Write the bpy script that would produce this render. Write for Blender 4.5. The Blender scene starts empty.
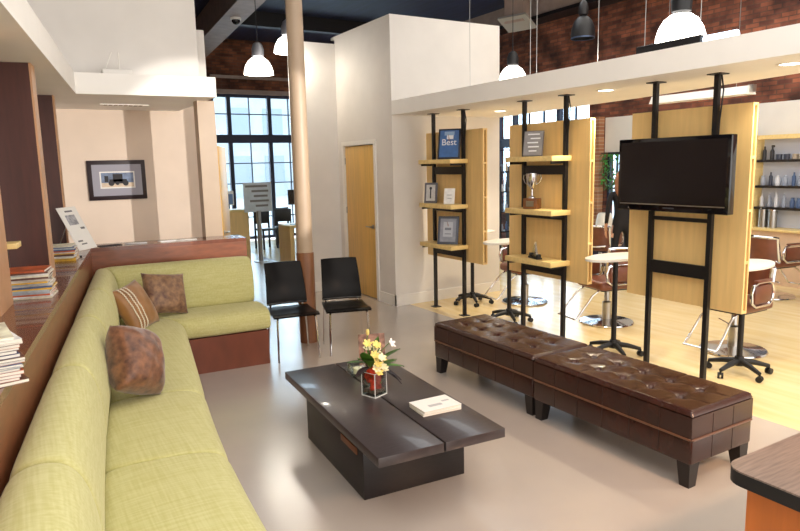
import bpy, bmesh, math, random
from mathutils import Vector, Matrix, Euler
random.seed(7)
SC = bpy.context.scene
COL = SC.collection
PI = math.pi
rad = math.radians

# ------------------------------------------------------------------ materials
def lin(c):
    def f(v):
        v /= 255.0
        return v/12.92 if v <= .04045 else ((v+.055)/1.055)**2.4
    return (f(c[0]), f(c[1]), f(c[2]), 1)

MATS = {}
def mat(name, rgb, rough=.5, metal=0, spec=.5, var=0, vscale=8, stretch=(1,1,1), bump=0, bscale=60, coat=0, rgb2=None, sheen=0):
    if name in MATS: return MATS[name]
    m = bpy.data.materials.new(name); m.use_nodes = True
    nt = m.node_tree; b = nt.nodes['Principled BSDF']
    b.inputs['Base Color'].default_value = lin(rgb)
    b.inputs['Roughness'].default_value = rough
    b.inputs['Metallic'].default_value = metal
    b.inputs['Specular IOR Level'].default_value = spec
    b.inputs['Coat Weight'].default_value = coat
    b.inputs['Sheen Weight'].default_value = sheen
    if var or bump or rgb2:
        tc = nt.nodes.new('ShaderNodeTexCoord')
        mp = nt.nodes.new('ShaderNodeMapping'); mp.inputs['Scale'].default_value = stretch
        nt.links.new(tc.outputs['Object'], mp.inputs['Vector'])
    if var or rgb2:
        n = nt.nodes.new('ShaderNodeTexNoise'); n.inputs['Scale'].default_value = vscale; n.inputs['Detail'].default_value = 5
        nt.links.new(mp.outputs['Vector'], n.inputs['Vector'])
        r = nt.nodes.new('ShaderNodeValToRGB')
        r.color_ramp.elements[0].position = .3; r.color_ramp.elements[1].position = .7
        if rgb2:
            r.color_ramp.elements[0].color = lin(rgb); r.color_ramp.elements[1].color = lin(rgb2)
        else:
            r.color_ramp.elements[0].color = lin([max(0, c*(1-var)) for c in rgb])
            r.color_ramp.elements[1].color = lin([min(255, c*(1+var)) for c in rgb])
        nt.links.new(n.outputs['Fac'], r.inputs['Fac'])
        nt.links.new(r.outputs['Color'], b.inputs['Base Color'])
    if bump:
        n2 = nt.nodes.new('ShaderNodeTexNoise'); n2.inputs['Scale'].default_value = bscale; n2.inputs['Detail'].default_value = 3
        nt.links.new(mp.outputs['Vector'], n2.inputs['Vector'])
        bp = nt.nodes.new('ShaderNodeBump'); bp.inputs['Strength'].default_value = bump; bp.inputs['Distance'].default_value = .01
        nt.links.new(n2.outputs['Fac'], bp.inputs['Height'])
        nt.links.new(bp.outputs['Normal'], b.inputs['Normal'])
    MATS[name] = m
    return m

def emis(name, rgb, strength):
    m = bpy.data.materials.new(name); m.use_nodes = True
    b = m.node_tree.nodes['Principled BSDF']
    b.inputs['Base Color'].default_value = lin(rgb)
    b.inputs['Emission Color'].default_value = lin(rgb)
    b.inputs['Emission Strength'].default_value = strength
    MATS[name] = m
    return m

def glassy(name, tint=(255,255,255), gloss=.12, rough=.03):
    m = bpy.data.materials.new(name); m.use_nodes = True
    nt = m.node_tree; nt.nodes.clear()
    o = nt.nodes.new('ShaderNodeOutputMaterial'); mx = nt.nodes.new('ShaderNodeMixShader')
    t = nt.nodes.new('ShaderNodeBsdfTransparent'); t.inputs['Color'].default_value = lin(tint)
    g = nt.nodes.new('ShaderNodeBsdfGlossy'); g.inputs['Roughness'].default_value = rough
    lw = nt.nodes.new('ShaderNodeLayerWeight'); lw.inputs['Blend'].default_value = .25
    ma = nt.nodes.new('ShaderNodeMath'); ma.operation = 'MULTIPLY_ADD'; ma.inputs[1].default_value = .6; ma.inputs[2].default_value = gloss
    nt.links.new(lw.outputs['Fresnel'], ma.inputs[0]); nt.links.new(ma.outputs[0], mx.inputs['Fac'])
    nt.links.new(t.outputs[0], mx.inputs[1]); nt.links.new(g.outputs[0], mx.inputs[2]); nt.links.new(mx.outputs[0], o.inputs['Surface'])
    MATS[name] = m
    return m

def brick_mat(name, axis, c1, c2, mortar, dark=.55):
    m = bpy.data.materials.new(name); m.use_nodes = True
    nt = m.node_tree; b = nt.nodes['Principled BSDF']; b.inputs['Roughness'].default_value = .85
    tc = nt.nodes.new('ShaderNodeTexCoord'); sp = nt.nodes.new('ShaderNodeSeparateXYZ'); cb = nt.nodes.new('ShaderNodeCombineXYZ')
    nt.links.new(tc.outputs['Object'], sp.inputs[0])
    nt.links.new(sp.outputs[axis], cb.inputs[0]); nt.links.new(sp.outputs[2], cb.inputs[1])
    br = nt.nodes.new('ShaderNodeTexBrick'); br.inputs['Scale'].default_value = 1
    br.inputs['Brick Width'].default_value = .21; br.inputs['Row Height'].default_value = .066
    br.inputs['Mortar Size'].default_value = .008; br.inputs['Mortar Smooth'].default_value = .3
    br.inputs['Color1'].default_value = lin(c1); br.inputs['Color2'].default_value = lin(c2); br.inputs['Mortar'].default_value = lin(mortar)
    nt.links.new(cb.outputs[0], br.inputs['Vector'])
    n = nt.nodes.new('ShaderNodeTexNoise'); n.inputs['Scale'].default_value = 2.4; n.inputs['Detail'].default_value = 9
    nt.links.new(tc.outputs['Object'], n.inputs['Vector'])
    r = nt.nodes.new('ShaderNodeValToRGB'); r.color_ramp.elements[0].position = .35; r.color_ramp.elements[1].position = .65
    r.color_ramp.elements[0].color = (dark, dark*.95, dark*.95, 1); r.color_ramp.elements[1].color = (1, 1, 1, 1)
    nt.links.new(n.outputs['Fac'], r.inputs['Fac'])
    mx = nt.nodes.new('ShaderNodeMix'); mx.data_type = 'RGBA'; mx.blend_type = 'MULTIPLY'; mx.inputs[0].default_value = 1
    nt.links.new(br.outputs['Color'], mx.inputs[6]); nt.links.new(r.outputs['Color'], mx.inputs[7])
    nt.links.new(mx.outputs[2], b.inputs['Base Color'])
    bp = nt.nodes.new('ShaderNodeBump'); bp.inputs['Strength'].default_value = .5; bp.inputs['Distance'].default_value = .01
    bp.invert = True
    nt.links.new(br.outputs['Fac'], bp.inputs['Height']); nt.links.new(bp.outputs['Normal'], b.inputs['Normal'])
    MATS[name] = m
    return m

def fabric_mat(name, c1, c2):
    """woven upholstery: two stretched noises make slubs along and across"""
    m = bpy.data.materials.new(name); m.use_nodes = True
    nt = m.node_tree; b = nt.nodes['Principled BSDF']; b.inputs['Roughness'].default_value = .8
    b.inputs['Specular IOR Level'].default_value = .25; b.inputs['Sheen Weight'].default_value = .15
    tc = nt.nodes.new('ShaderNodeTexCoord')
    outs = []
    for st in ((3, 90, 90), (90, 4, 60)):
        mp = nt.nodes.new('ShaderNodeMapping'); mp.inputs['Scale'].default_value = st; mp.inputs['Rotation'].default_value = (0, 0, rad(8))
        nt.links.new(tc.outputs['Object'], mp.inputs['Vector'])
        n = nt.nodes.new('ShaderNodeTexNoise'); n.inputs['Scale'].default_value = 1; n.inputs['Detail'].default_value = 2
        nt.links.new(mp.outputs['Vector'], n.inputs['Vector']); outs.append(n.outputs['Fac'])
    ad = nt.nodes.new('ShaderNodeMath'); ad.operation = 'ADD'
    nt.links.new(outs[0], ad.inputs[0]); nt.links.new(outs[1], ad.inputs[1])
    hf = nt.nodes.new('ShaderNodeMath'); hf.operation = 'MULTIPLY'; hf.inputs[1].default_value = .5
    nt.links.new(ad.outputs[0], hf.inputs[0])
    r = nt.nodes.new('ShaderNodeValToRGB'); r.color_ramp.elements[0].position = .36; r.color_ramp.elements[1].position = .62
    r.color_ramp.elements[0].color = lin(c1); r.color_ramp.elements[1].color = lin(c2)
    nt.links.new(hf.outputs[0], r.inputs['Fac']); nt.links.new(r.outputs['Color'], b.inputs['Base Color'])
    bp = nt.nodes.new('ShaderNodeBump'); bp.inputs['Strength'].default_value = .15; bp.inputs['Distance'].default_value = .004
    nt.links.new(hf.outputs[0], bp.inputs['Height']); nt.links.new(bp.outputs['Normal'], b.inputs['Normal'])
    MATS[name] = m
    return m

white_wall = mat('white_wall', (224,219,212), .7, var=.015, vscale=3)
cream_wall = mat('cream_wall', (232,214,196), .7, var=.015, vscale=3)
soffit_white = mat('soffit_white', (246,243,237), .6, var=.01, vscale=3)
beige_paint = mat('beige_paint', (176,154,130), .45, var=.02, vscale=4)
trim_white = mat('trim_white', (236,232,224), .45)
navy_ceiling = mat('navy_ceiling', (26,32,62), .6, var=.25, vscale=2, stretch=(6,.5,1))
taupe_steel = mat('taupe_steel', (166,146,136), .55, var=.06, vscale=5)
maple = mat('maple', (238,202,136), .38, var=.03, vscale=3, stretch=(9,9,.7))
maple_pale = mat('maple_pale', (236,206,138), .4, var=.04, vscale=3, stretch=(2,12,9))
door_wood = mat('door_wood', (218,176,98), .4, var=.05, vscale=3, stretch=(9,9,.6))
walnut = mat('walnut_laminate', (126,72,46), .32, var=.09, vscale=4, stretch=(2,2,9), coat=.2)
ledge_top_m = mat('ledge_top_wood', (112,62,42), .25, var=.08, vscale=4, stretch=(8,1,1), coat=.4)
dark_panel = mat('dark_laminate', (76,38,30), .4, var=.07, vscale=5, stretch=(8,8,1))
panel_edge = mat('panel_edge', (196,150,110), .45, var=.05, vscale=6)
green_fabric = fabric_mat('green_fabric', (192,186,122), (206,201,144))
sofa_base_m = mat('sofa_base_wood', (112,58,38), .4, var=.07, vscale=4, stretch=(2,8,1))
leather = mat('brown_leather', (54,26,17), .27, spec=.5, var=.12, vscale=7, bump=.12, bscale=140, coat=.12)
leather_tan = mat('brown_leather_piping', (104,70,50), .35, spec=.6)
black_wood = mat('black_wood', (26,20,20), .35)
espresso = mat('espresso_wood', (58,51,52), .33, var=.12, vscale=5, stretch=(3,22,3), coat=.15)
espresso_side = mat('espresso_side', (24,19,21), .4, var=.2, vscale=5, stretch=(3,3,20))
chrome = mat('chrome', (215,215,218), .12, 1)
steel = mat('brushed_steel', (178,176,172), .3, 1)
black_metal = mat('black_metal', (30,28,30), .42, .3)
black_plastic = mat('black_plastic', (18,18,21), .5)
gloss_black = mat('gloss_black', (14,12,15), .08, spec=.6)
screen_black = mat('screen_black', (20,15,18), .18, spec=.5)
chair_black = mat('chair_lacquer', (13,9,8), .28, spec=.14)
seat_brown = mat('salon_brown', (112,62,44), .35, var=.08, vscale=8, coat=.2)
white_top = mat('white_laminate', (236,232,222), .35)
page_white = mat('page_white', (228,222,210), .7, var=.1, vscale=6, stretch=(1,1,160))
paper = mat('paper', (240,238,234), .6)
clear = glassy('clear_glass', (245,250,250), .06)
vase_glass = mat('vase_glass', (236,240,240), .08, spec=.8)
vase_glass.node_tree.nodes['Principled BSDF'].inputs['Alpha'].default_value = .13
pane_glass = glassy('window_glass', (232,244,252), .03)
mullion = mat('navy_mullion', (38,44,72), .5)
orange_wood = mat('orange_wood', (196,110,48), .4, var=.06, vscale=3, stretch=(6,6,.7))
grey_grain = mat('grey_woodgrain', (118,104,96), .3, var=.16, vscale=4, stretch=(2,26,2), coat=.1)
brickA = brick_mat('brick_right', 1, (176,104,74), (108,62,50), (118,82,66), .26)
brickB = brick_mat('brick_far', 0, (176,106,74), (110,66,52), (122,90,74), .34)
brickC = brick_mat('brick_pier', 1, (202,152,110), (160,104,72), (196,166,138), .8)
lamp_glow = emis('lamp_glow', (255,250,240), 5)
disc_glow = emis('downlight_glow', (255,246,226), 6)
tube_glow = emis('tube_glow', (214,236,255), 2.5)

# floors
def floor_mat(name, c1, c2, rough, scale, stretch=(1,1,1), planks=False):
    m = mat(name, c1, rough, spec=.5, rgb2=c2, vscale=scale, stretch=stretch)
    return m
concrete = floor_mat('polished_concrete', (172,167,164), (200,188,176), .22, .55)
pb = concrete.node_tree.nodes['Principled BSDF']
pb.inputs['Coat Weight'].default_value = .8; pb.inputs['Coat Roughness'].default_value = .26; pb.inputs['Coat IOR'].default_value = 1.6
salon_floor = floor_mat('maple_floor', (232,204,146), (244,224,176), .2, 1.6, (6,.6,1))

# ------------------------------------------------------------------ mesh builder
class MB:
    def __init__(s): s.bm = bmesh.new()
    def _merge(s, t, mi, M=None):
        if M is not None: bmesh.ops.transform(t, matrix=M, verts=t.verts)
        for f in t.faces: f.material_index = mi
        me = bpy.data.meshes.new('tmp'); t.to_mesh(me); t.free(); s.bm.from_mesh(me); bpy.data.meshes.remove(me)
        return s
    def box(s, x0, x1, y0, y1, z0, z1, r=0, seg=2, mi=0, M=None):
        t = bmesh.new(); bmesh.ops.create_cube(t, size=1)
        for v in t.verts:
            v.co = Vector((x0+(v.co.x+.5)*(x1-x0), y0+(v.co.y+.5)*(y1-y0), z0+(v.co.z+.5)*(z1-z0)))
        if r: bmesh.ops.bevel(t, geom=t.edges[:], offset=r, segments=seg, affect='EDGES', profile=.5)
        return s._merge(t, mi, M)
    def prism(s, pts, z0, z1, mi=0, M=None, r=0, top_mi=None):
        t = bmesh.new()
        a = [t.verts.new((p[0], p[1], z0)) for p in pts]; b = [t.verts.new((p[0], p[1], z1)) for p in pts]
        n = len(pts)
        t.faces.new(a[::-1]); t.faces.new(b)
        for i in range(n): t.faces.new((a[i], a[(i+1) % n], b[(i+1) % n], b[i]))
        bmesh.ops.recalc_face_normals(t, faces=t.faces)
        if r: bmesh.ops.bevel(t, geom=t.edges[:], offset=r, segments=2, affect='EDGES', profile=.5)
        return s._merge(t, mi, M)
    def tube(s, pts, r, n=10, mi=0, M=None, closed=False, cap=True):
        pts = [Vector(p) for p in pts]; t = bmesh.new(); rings = []
        rr = r if isinstance(r, (list, tuple)) else [r]*len(pts)
        prev = None
        for i, p in enumerate(pts):
            if closed: d = (pts[(i+1) % len(pts)]-pts[i-1])
            else: d = pts[min(i+1, len(pts)-1)]-pts[max(i-1, 0)]
            d.normalize()
            if prev is None:
                u = d.orthogonal().normalized()
            else:
                u = (prev-d*prev.dot(d))
                u = u.normalized() if u.length > 1e-6 else d.orthogonal().normalized()
            prev = u; w = d.cross(u)
            rings.append([t.verts.new(p+(u*math.cos(2*PI*k/n)+w*math.sin(2*PI*k/n))*rr[i]) for k in range(n)])
        m = len(rings)
        for i in range(m if closed else m-1):
            A, B = rings[i], rings[(i+1) % m]
            for k in range(n): t.faces.new((A[k], A[(k+1) % n], B[(k+1) % n], B[k]))
        if not closed and cap:
            t.faces.new(rings[0][::-1]); t.faces.new(rings[-1])
        bmesh.ops.recalc_face_normals(t, faces=t.faces)
        return s._merge(t, mi, M)
    def lathe(s, prof, n=28, mi=0, M=None, c=(0,0,0)):
        t = bmesh.new(); rings = []
        for (r, z) in prof:
            if r < 1e-5: rings.append([t.verts.new((c[0], c[1], c[2]+z))])
            else: rings.append([t.verts.new((c[0]+r*math.cos(2*PI*k/n), c[1]+r*math.sin(2*PI*k/n), c[2]+z)) for k in range(n)])
        for A, B in zip(rings, rings[1:]):
            for k in range(n):
                k2 = (k+1) % n
                if len(A) == 1 and len(B) == 1: continue
                if len(A) == 1: t.faces.new((A[0], B[k2], B[k]))
                elif len(B) == 1: t.faces.new((A[k], A[k2], B[0]))
                else: t.faces.new((A[k], A[k2], B[k2], B[k]))
        bmesh.ops.recalc_face_normals(t, faces=t.faces)
        return s._merge(t, mi, M)
    def ball(s, c, r, mi=0, sc=(1,1,1), u=14, v=9, M=None):
        t = bmesh.new(); bmesh.ops.create_uvsphere(t, u_segments=u, v_segments=v, radius=r)
        for w in t.verts: w.co = Vector((w.co.x*sc[0]+c[0], w.co.y*sc[1]+c[1], w.co.z*sc[2]+c[2]))
        return s._merge(t, mi, M)
    def grid(s, f, nu, nv, mi=0, M=None, closeu=False):
        t = bmesh.new()
        V = [[t.verts.new(f(i/(nu if closeu else nu-1), j/(nv-1))) for j in range(nv)] for i in range(nu)]
        for i in range(nu if closeu else nu-1):
            for j in range(nv-1):
                i2 = (i+1) % nu
                t.faces.new((V[i][j], V[i2][j], V[i2][j+1], V[i][j+1]))
        return s._merge(t, mi, M)
    def poly(s, pts, mi=0, thick=0, M=None):
        """flat polygon of 3-D points given a real thickness along its normal"""
        t = bmesh.new(); P = [Vector(p) for p in pts]
        nrm = (P[1]-P[0]).cross(P[2]-P[0]).normalized()
        a = [t.verts.new(p) for p in P]; b = [t.verts.new(p-nrm*thick) for p in P]; n = len(P)
        t.faces.new(a); t.faces.new(b[::-1])
        for i in range(n): t.faces.new((a[i], b[i], b[(i+1) % n], a[(i+1) % n]))
        return s._merge(t, mi, M)
    def build(s, name, mats, parent=None, smooth=True, angle=35):
        me = bpy.data.meshes.new(name); s.bm.to_mesh(me); s.bm.free()
        for m in (mats if isinstance(mats, (list, tuple)) else [mats]): me.materials.append(m)
        if smooth:
            me.polygons.foreach_set('use_smooth', [True]*len(me.polygons)); me.set_sharp_from_angle(angle=rad(angle))
        o = bpy.data.objects.new(name, me); COL.objects.link(o)
        if parent: o.parent = parent
        return o

def tag(o, label, cat, group=None):
    o['label'] = label; o['category'] = cat
    if group: o['group'] = group
    return o
def thing(name, label, cat, loc=(0,0,0), rz=0, group=None):
    o = bpy.data.objects.new(name, None); COL.objects.link(o); o.empty_display_size = .1
    o.location = loc; o.rotation_euler = (0, 0, rz)
    return tag(o, label, cat, group)
def struct(o):
    o['kind'] = 'structure'; return o
def dup(o, loc=None, rz=None, label=None, group=None):
    def cp(src, par):
        c = src.copy(); COL.objects.link(c); c.parent = par
        for ch in [x for x in KIDS.get(src.name, [])]: cp(ch, c)
        return c
    KIDS = {}
    for x in bpy.data.objects:
        if x.parent: KIDS.setdefault(x.parent.name, []).append(x)
    r = cp(o, None)
    if loc is not None: r.location = loc
    if rz is not None: r.rotation_euler = (0, 0, rz)
    if label: r['label'] = label
    if group: r['group'] = group
    return r
def text_part(name, txt, size, m, parent, M, depth=.001):
    cu = bpy.data.curves.new('t', 'FONT'); cu.body = txt; cu.size = size; cu.extrude = depth; cu.align_x = 'CENTER'; cu.align_y = 'CENTER'
    to = bpy.data.objects.new('t', cu); COL.objects.link(to)
    dg = bpy.context.evaluated_depsgraph_get()
    me = bpy.data.meshes.new_from_object(to.evaluated_get(dg)); bpy.data.objects.remove(to)
    me.transform(M); me.materials.clear(); me.materials.append(m); me.name = name
    o = bpy.data.objects.new(name, me); COL.objects.link(o); o.parent = parent
    return o

# ------------------------------------------------------------------ camera
H = 1.83
YAW, PIT, ROL = rad(30.68), rad(8.823), rad(-1.316)
fw = Vector((math.sin(YAW)*math.cos(PIT), math.cos(YAW)*math.cos(PIT), -math.sin(PIT)))
r0 = Vector((math.cos(YAW), -math.sin(YAW), 0)); u0 = r0.cross(fw)
R2 = r0*math.cos(ROL)+u0*math.sin(ROL); U2 = u0*math.cos(ROL)-r0*math.sin(ROL)
cam = bpy.data.cameras.new('camera'); co = bpy.data.objects.new('camera', cam); COL.objects.link(co)
co.matrix_world = Matrix(((R2.x, U2.x, -fw.x, 0), (R2.y, U2.y, -fw.y, 0), (R2.z, U2.z, -fw.z, H), (0, 0, 0, 1)))
cam.sensor_width = 36; cam.lens = 649.7/800*36; cam.clip_start = .02; cam.clip_end = 200
SC.camera = co

# ------------------------------------------------------------------ room shell
CZ = 4.9       # ceiling height
SZ = 2.445      # right soffit underside
LZ = 2.53      # left soffit underside
K = Vector((.60, 6.68)); TA = rad(9.2); T = Vector((math.sin(TA), math.cos(TA))); N = Vector((math.cos(TA), -math.sin(TA)))
RA = rad(4.0); RT = Vector((math.cos(RA), -math.sin(RA))); RN = Vector((-math.sin(RA), -math.cos(RA)))
def MP(s, d): return K-T*s+N*d            # point s back from the corner along the main run, d out from the ledge face
def RP(s, d): return K+RT*s+RN*d          # same for the short return

struct(MB().box(-4, 4.4, -2.5, 16, -.1, 0).build('floor', concrete, smooth=False))
struct(MB().box(4.4, 9.6, -2.5, 16, -.1, 0).build('floor_salon', salon_floor, smooth=False))
m = MB()          # roof deck; unseen openings added over lounge and salon for sky fill
holes = [(-1.6, 4.0, -1.8, 3.6), (5.4, 8.6, -1.8, 8.0)]
xs = sorted({-4, 9.85, *[h[0] for h in holes], *[h[1] for h in holes]}); ys = sorted({-2.5, 16.3, *[h[2] for h in holes], *[h[3] for h in holes]})
for xa, xb in zip(xs, xs[1:]):
    for ya, yb in zip(ys, ys[1:]):
        if not any(h[0] <= xa and xb <= h[1] and h[2] <= ya and yb <= h[3] for h in holes): m.box(xa, xb, ya, yb, CZ, CZ+.1)
struct(m.build('ceiling', navy_ceiling, smooth=False))

# right wall: white below, brick band above, openings for two windows
WX = 9.6; BZ = 2.6
w = MB()
w.box(WX, WX+.25, -2.5, 8.2, 0, BZ, mi=0); w.box(WX, WX+.25, -2.5, 8.2, BZ, CZ, mi=1)
w.box(WX, WX+.25, 8.2, 8.6, 0, .62, mi=0); w.box(WX, WX+.25, 8.2, 8.6, 1.97, BZ, mi=0); w.box(WX, WX+.25, 8.2, 8.6, BZ, CZ, mi=1)
w.box(WX, WX+.25, 8.6, 9.0, 0, CZ, mi=1)
w.box(WX, WX+.25, 9.0, 11.8, 0, .7, mi=1); w.box(WX, WX+.25, 9.0, 11.8, 3.0, CZ, mi=1)
w.box(WX, WX+.25, 11.8, 16, 0, CZ, mi=1)
struct(w.build('wall_right', [white_wall, brickA], smooth=False))
struct(MB().box(WX-.14, WX, 8.62, 8.98, 0, 2.62).build('trim_1', brickC, smooth=False))

def window(name, ax, fixed, a0, a1, z0, z1, vs, hs, thick_v=(), thick_h=(), fw_=.05):
    """ax 'x': in a wall of constant Y (runs along X); ax 'y': in a wall of constant X"""
    root = bpy.data.objects.new(name, None); COL.objects.link(root); struct(root)
    f = MB(); g = MB()
    def bar(p0, p1, q0, q1, dp=.07):
        if ax == 'x': f.box(p0, p1, fixed-dp/2, fixed+dp/2, q0, q1)
        else: f.box(fixed-dp/2, fixed+dp/2, p0, p1, q0, q1)
    bar(a0, a0+fw_, z0, z1); bar(a1-fw_, a1, z0, z1); bar(a0, a1, z0, z0+fw_); bar(a0, a1, z1-fw_, z1)
    for v in vs: bar(v-.012, v+.012, z0, z1, .05)
    for v in thick_v: bar(v-.05, v+.05, z0, z1, .1)
    for h in hs: bar(a0, a1, h-.012, h+.012, .05)
    for h in thick_h: bar(a0, a1, h-.1, h+.1, .12)
    f.build('window_frame', mullion, root, smooth=False)
    if ax == 'x': g.box(a0, a1, fixed-.004, fixed+.004, z0, z1)
    else: g.box(fixed-.004, fixed+.004, a0, a1, z0, z1)
    g.build('glass_pane', pane_glass, root, smooth=False)
    return root
FY = 16.0
w = MB(); w.box(-4, 4.35, FY, FY+.3, 0, CZ); w.box(4.35, 9.4, FY, FY+.3, 3.62, CZ); w.box(9.4, 9.85, FY, FY+.3, 0, CZ)
w.box(4.35, 9.4, FY-.06, FY, 3.62, 3.72, mi=1); w.box(4.35, 9.4, FY-.05, FY, 3.98, 4.05, mi=1)
struct(w.build('wall_far', [brickB, taupe_steel], smooth=False))
window('window_1', 'x', FY+.12, 4.35, 9.4, .04, 3.62, [5.295+i*1.03 for i in range(4)] , [3.15, 1.95, 1.45, .6], [4.78+i*1.03 for i in range(5)], [2.55], .07)
window('window_2', 'y', WX+.12, 9.0, 11.8, .7, 3.0, [9.45, 10.35, 10.8], [1.6, 2.1], [9.9, 11.25], [2.25])
window('window_3', 'y', WX+.12, 8.2, 8.6, .62, 1.97, [8.4], [1.3])

# white box room (with the door) in the middle
BX, BY, BT = 4.2, 7.2, 3.62
w = MB()
w.box(4.2, 5.93, BY, BY+.12, 0, BT)                 # face towards the lounge
w.box(5.81, 5.93, BY+.12, 9.3, 0, BT)
w.box(4.2, 4.32, BY+.12, 7.66, 0, BT); w.box(4.2, 4.32, 8.58, 8.78, 0, BT); w.box(4.2, 4.32, 7.66, 8.58, 2.13, BT)
w.box(3.69, 4.32, 8.78, 8.9, 0, BT-.06); w.box(3.69, 3.81, 8.9, 9.2, 0, BT-.06); w.box(3.69, 5.93, 9.2, 9.32, 0, BT-.06)
w.box(4.2, 5.93, BY, 8.9, BT, BT+.04)
struct(w.build('wall_center', white_wall, smooth=False))
b = MB()
b.box(4.184, 4.2, BY-.016, 7.6, 0, .14); b.box(4.184, 5.93, BY-.016, BY, 0, .14); b.box(4.184, 4.2, 8.63, 8.78, 0, .14)
b.box(3.674, 4.2, 8.764, 8.78, 0, .14); b.box(3.674, 3.69, 8.764, 9.32, 0, .14)
struct(b.build('baseboard_center', trim_white, smooth=False))

def lever(parent, M, m=steel):
    h = MB(); h.lathe([(0, 0), (.03, 0), (.03, .01), (.012, .014), (.012, .05), (0, .05)], 16, M=M)
    h.tube([M @ Vector((0, 0, .045)), M @ Vector((.03, 0, .05)), M @ Vector((.12, 0, .05))], .009, 8)
    return h.build('door_handle', m, parent)
d1 = bpy.data.objects.new('door_1', None); COL.objects.link(d1); struct(d1)
MB().box(4.205, 4.25, 7.69, 8.56, .01, 2.10, r=.003).build('door_leaf', door_wood, d1)
f = MB(); f.box(4.18, 4.33, 7.62, 7.68, 0, 2.17); f.box(4.18, 4.33, 8.57, 8.63, 0, 2.17); f.box(4.18, 4.33, 7.68, 8.57, 2.11, 2.17)
f.build('door_frame', trim_white, d1, smooth=False)
lever(d1, Matrix.Translation((4.205, 7.77, 1.0)) @ Euler((0, -PI/2, 0)).to_matrix().to_4x4() @ Matrix.Rotation(PI/2, 4, 'Z'))
for z in (.35, 1.15, 1.85): MB().box(4.196, 4.206, 8.55, 8.58, z, z+.09).build('hinge', steel, d1)

# right soffit with downlights
so = [(4.2, BY), (5.93, BY), (5.60, 4.57), (5.22, 2.79), (4.95, 1.0), (4.9, -2.4), (4.2, -2.4)]
struct(MB().prism(so, SZ, SZ+.175).build('ceiling_soffit', soffit_white, smooth=False))
# left soffit, upper wall and picture wall
a = MP(8.5, 0); e = RP(1.25, 0)
ls = [tuple(K), tuple(e), (e.x, 8.3), (-4, 8.3), (-4, a.y), tuple(a)]
struct(MB().prism(ls, LZ, LZ+.19).build('ceiling_left', soffit_white, smooth=False))
w = MB(); w.box(-4, 1.79, 6.98, 7.1, LZ+.19, CZ); w.box(1.79, 1.95, 7.3, 7.5, LZ+.19, 3.3)
struct(w.build('wall_upper', white_wall, smooth=False))
struct(MB().box(-4, 2.2, 8.3, 8.42, 0, LZ+.19).build('wall_left', cream_wall, smooth=False))
struct(MB().box(1.745, 1.925, 6.97, 7.12, 0, LZ).build('trim_2', beige_paint, smooth=False))
struct(MB().box(-4.1, -4, -2.5, 16, 0, CZ).build('wall_side', cream_wall, smooth=False))
# steel column, roof beams
cl = bpy.data.objects.new('column', None); COL.objects.link(cl); struct(cl)
MB().lathe([(.082, 0), (.082, CZ)], 32, c=(2.57, 6.26, 0)).build('column_shaft', beige_paint, cl)
MB().lathe([(.09, 0), (.09, .95), (.082, .955)], 32, c=(2.57, 6.26, 0)).build('wood_wrap', mat('column_wood', (132,88,60), .35, var=.08, vscale=4, stretch=(6,6,.6)), cl)
struct(MB().prism([(3.22, 9.2), (3.62, 9.2), (4.25, 16), (3.8, 16)], 4.4, CZ).build('beam', taupe_steel, smooth=False))
struct(MB().box(8.9, 9.25, -2.4, 16, 4.55, CZ).build('beam', taupe_steel, smooth=False))
struct(MB().box(8.86, 9.29, -2.4, 16, 4.5, 4.56).build('beam', black_metal, smooth=False))
for yy in (3.2, 8.2, 13.0): struct(MB().box(3.9, 8.9, yy, yy+.18, 4.62, CZ).build('beam', black_metal, smooth=False))

# ------------------------------------------------------------------ ledge (half wall) and its pillars
lg = thing('ledge', 'long brown wooden ledge wrapping behind the green corner sofa', 'ledge', (K.x, K.y, 0))
def rel(p): return (p[0]-K.x, p[1]-K.y)
outer = [tuple(K), tuple(RP(1.46, 0)), tuple(RP(1.46, -.36)), tuple(RP(-.36, -.36)), tuple(MP(6.0, -.38)), tuple(MP(6.0, 0))]
MB().prism([rel(p) for p in outer], 0, 1.085).build('half_wall', walnut, lg, smooth=False)
MB().prism([rel(p) for p in outer], 1.085, 1.12).build('ledge_top', ledge_top_m, lg, smooth=False)
def pillar(s, w_, dp, label, sb, shelf=False):
    p = MP(s, -sb)
    t = thing('display_pillar', label, 'pillar', (p.x, p.y, 1.12), -TA, 'dark pillars on the ledge')
    m = MB(); m.box(-w_, -.012, -dp/2, dp/2, 0, LZ-1.12); m.build('pillar_body', dark_panel, t, smooth=False)
    MB().box(-.012, 0, -dp/2, dp/2, 0, LZ-1.12).build('edge_trim', panel_edge, t, smooth=False)
    if shelf:
        MB().box(-.03, .045, dp/2+.01, dp/2+.16, .30, .33, r=.003).build('shelf', maple_pale, t)
        MB().box(-.012, .003, dp/2, dp/2+.012, .2, .30).build('bracket', black_metal, t, smooth=False)
    return t
pillar(2.80, .20, .34, 'dark brown laminate pillar nearest the camera, at the left photo edge', .225, True)
pillar(1.72, .26, .17, 'wide dark brown laminate pillar behind the middle magazine stack', .12)
pillar(-.20, .20, .09, 'narrow reddish-brown pillar beside the white placard', .20)

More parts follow.
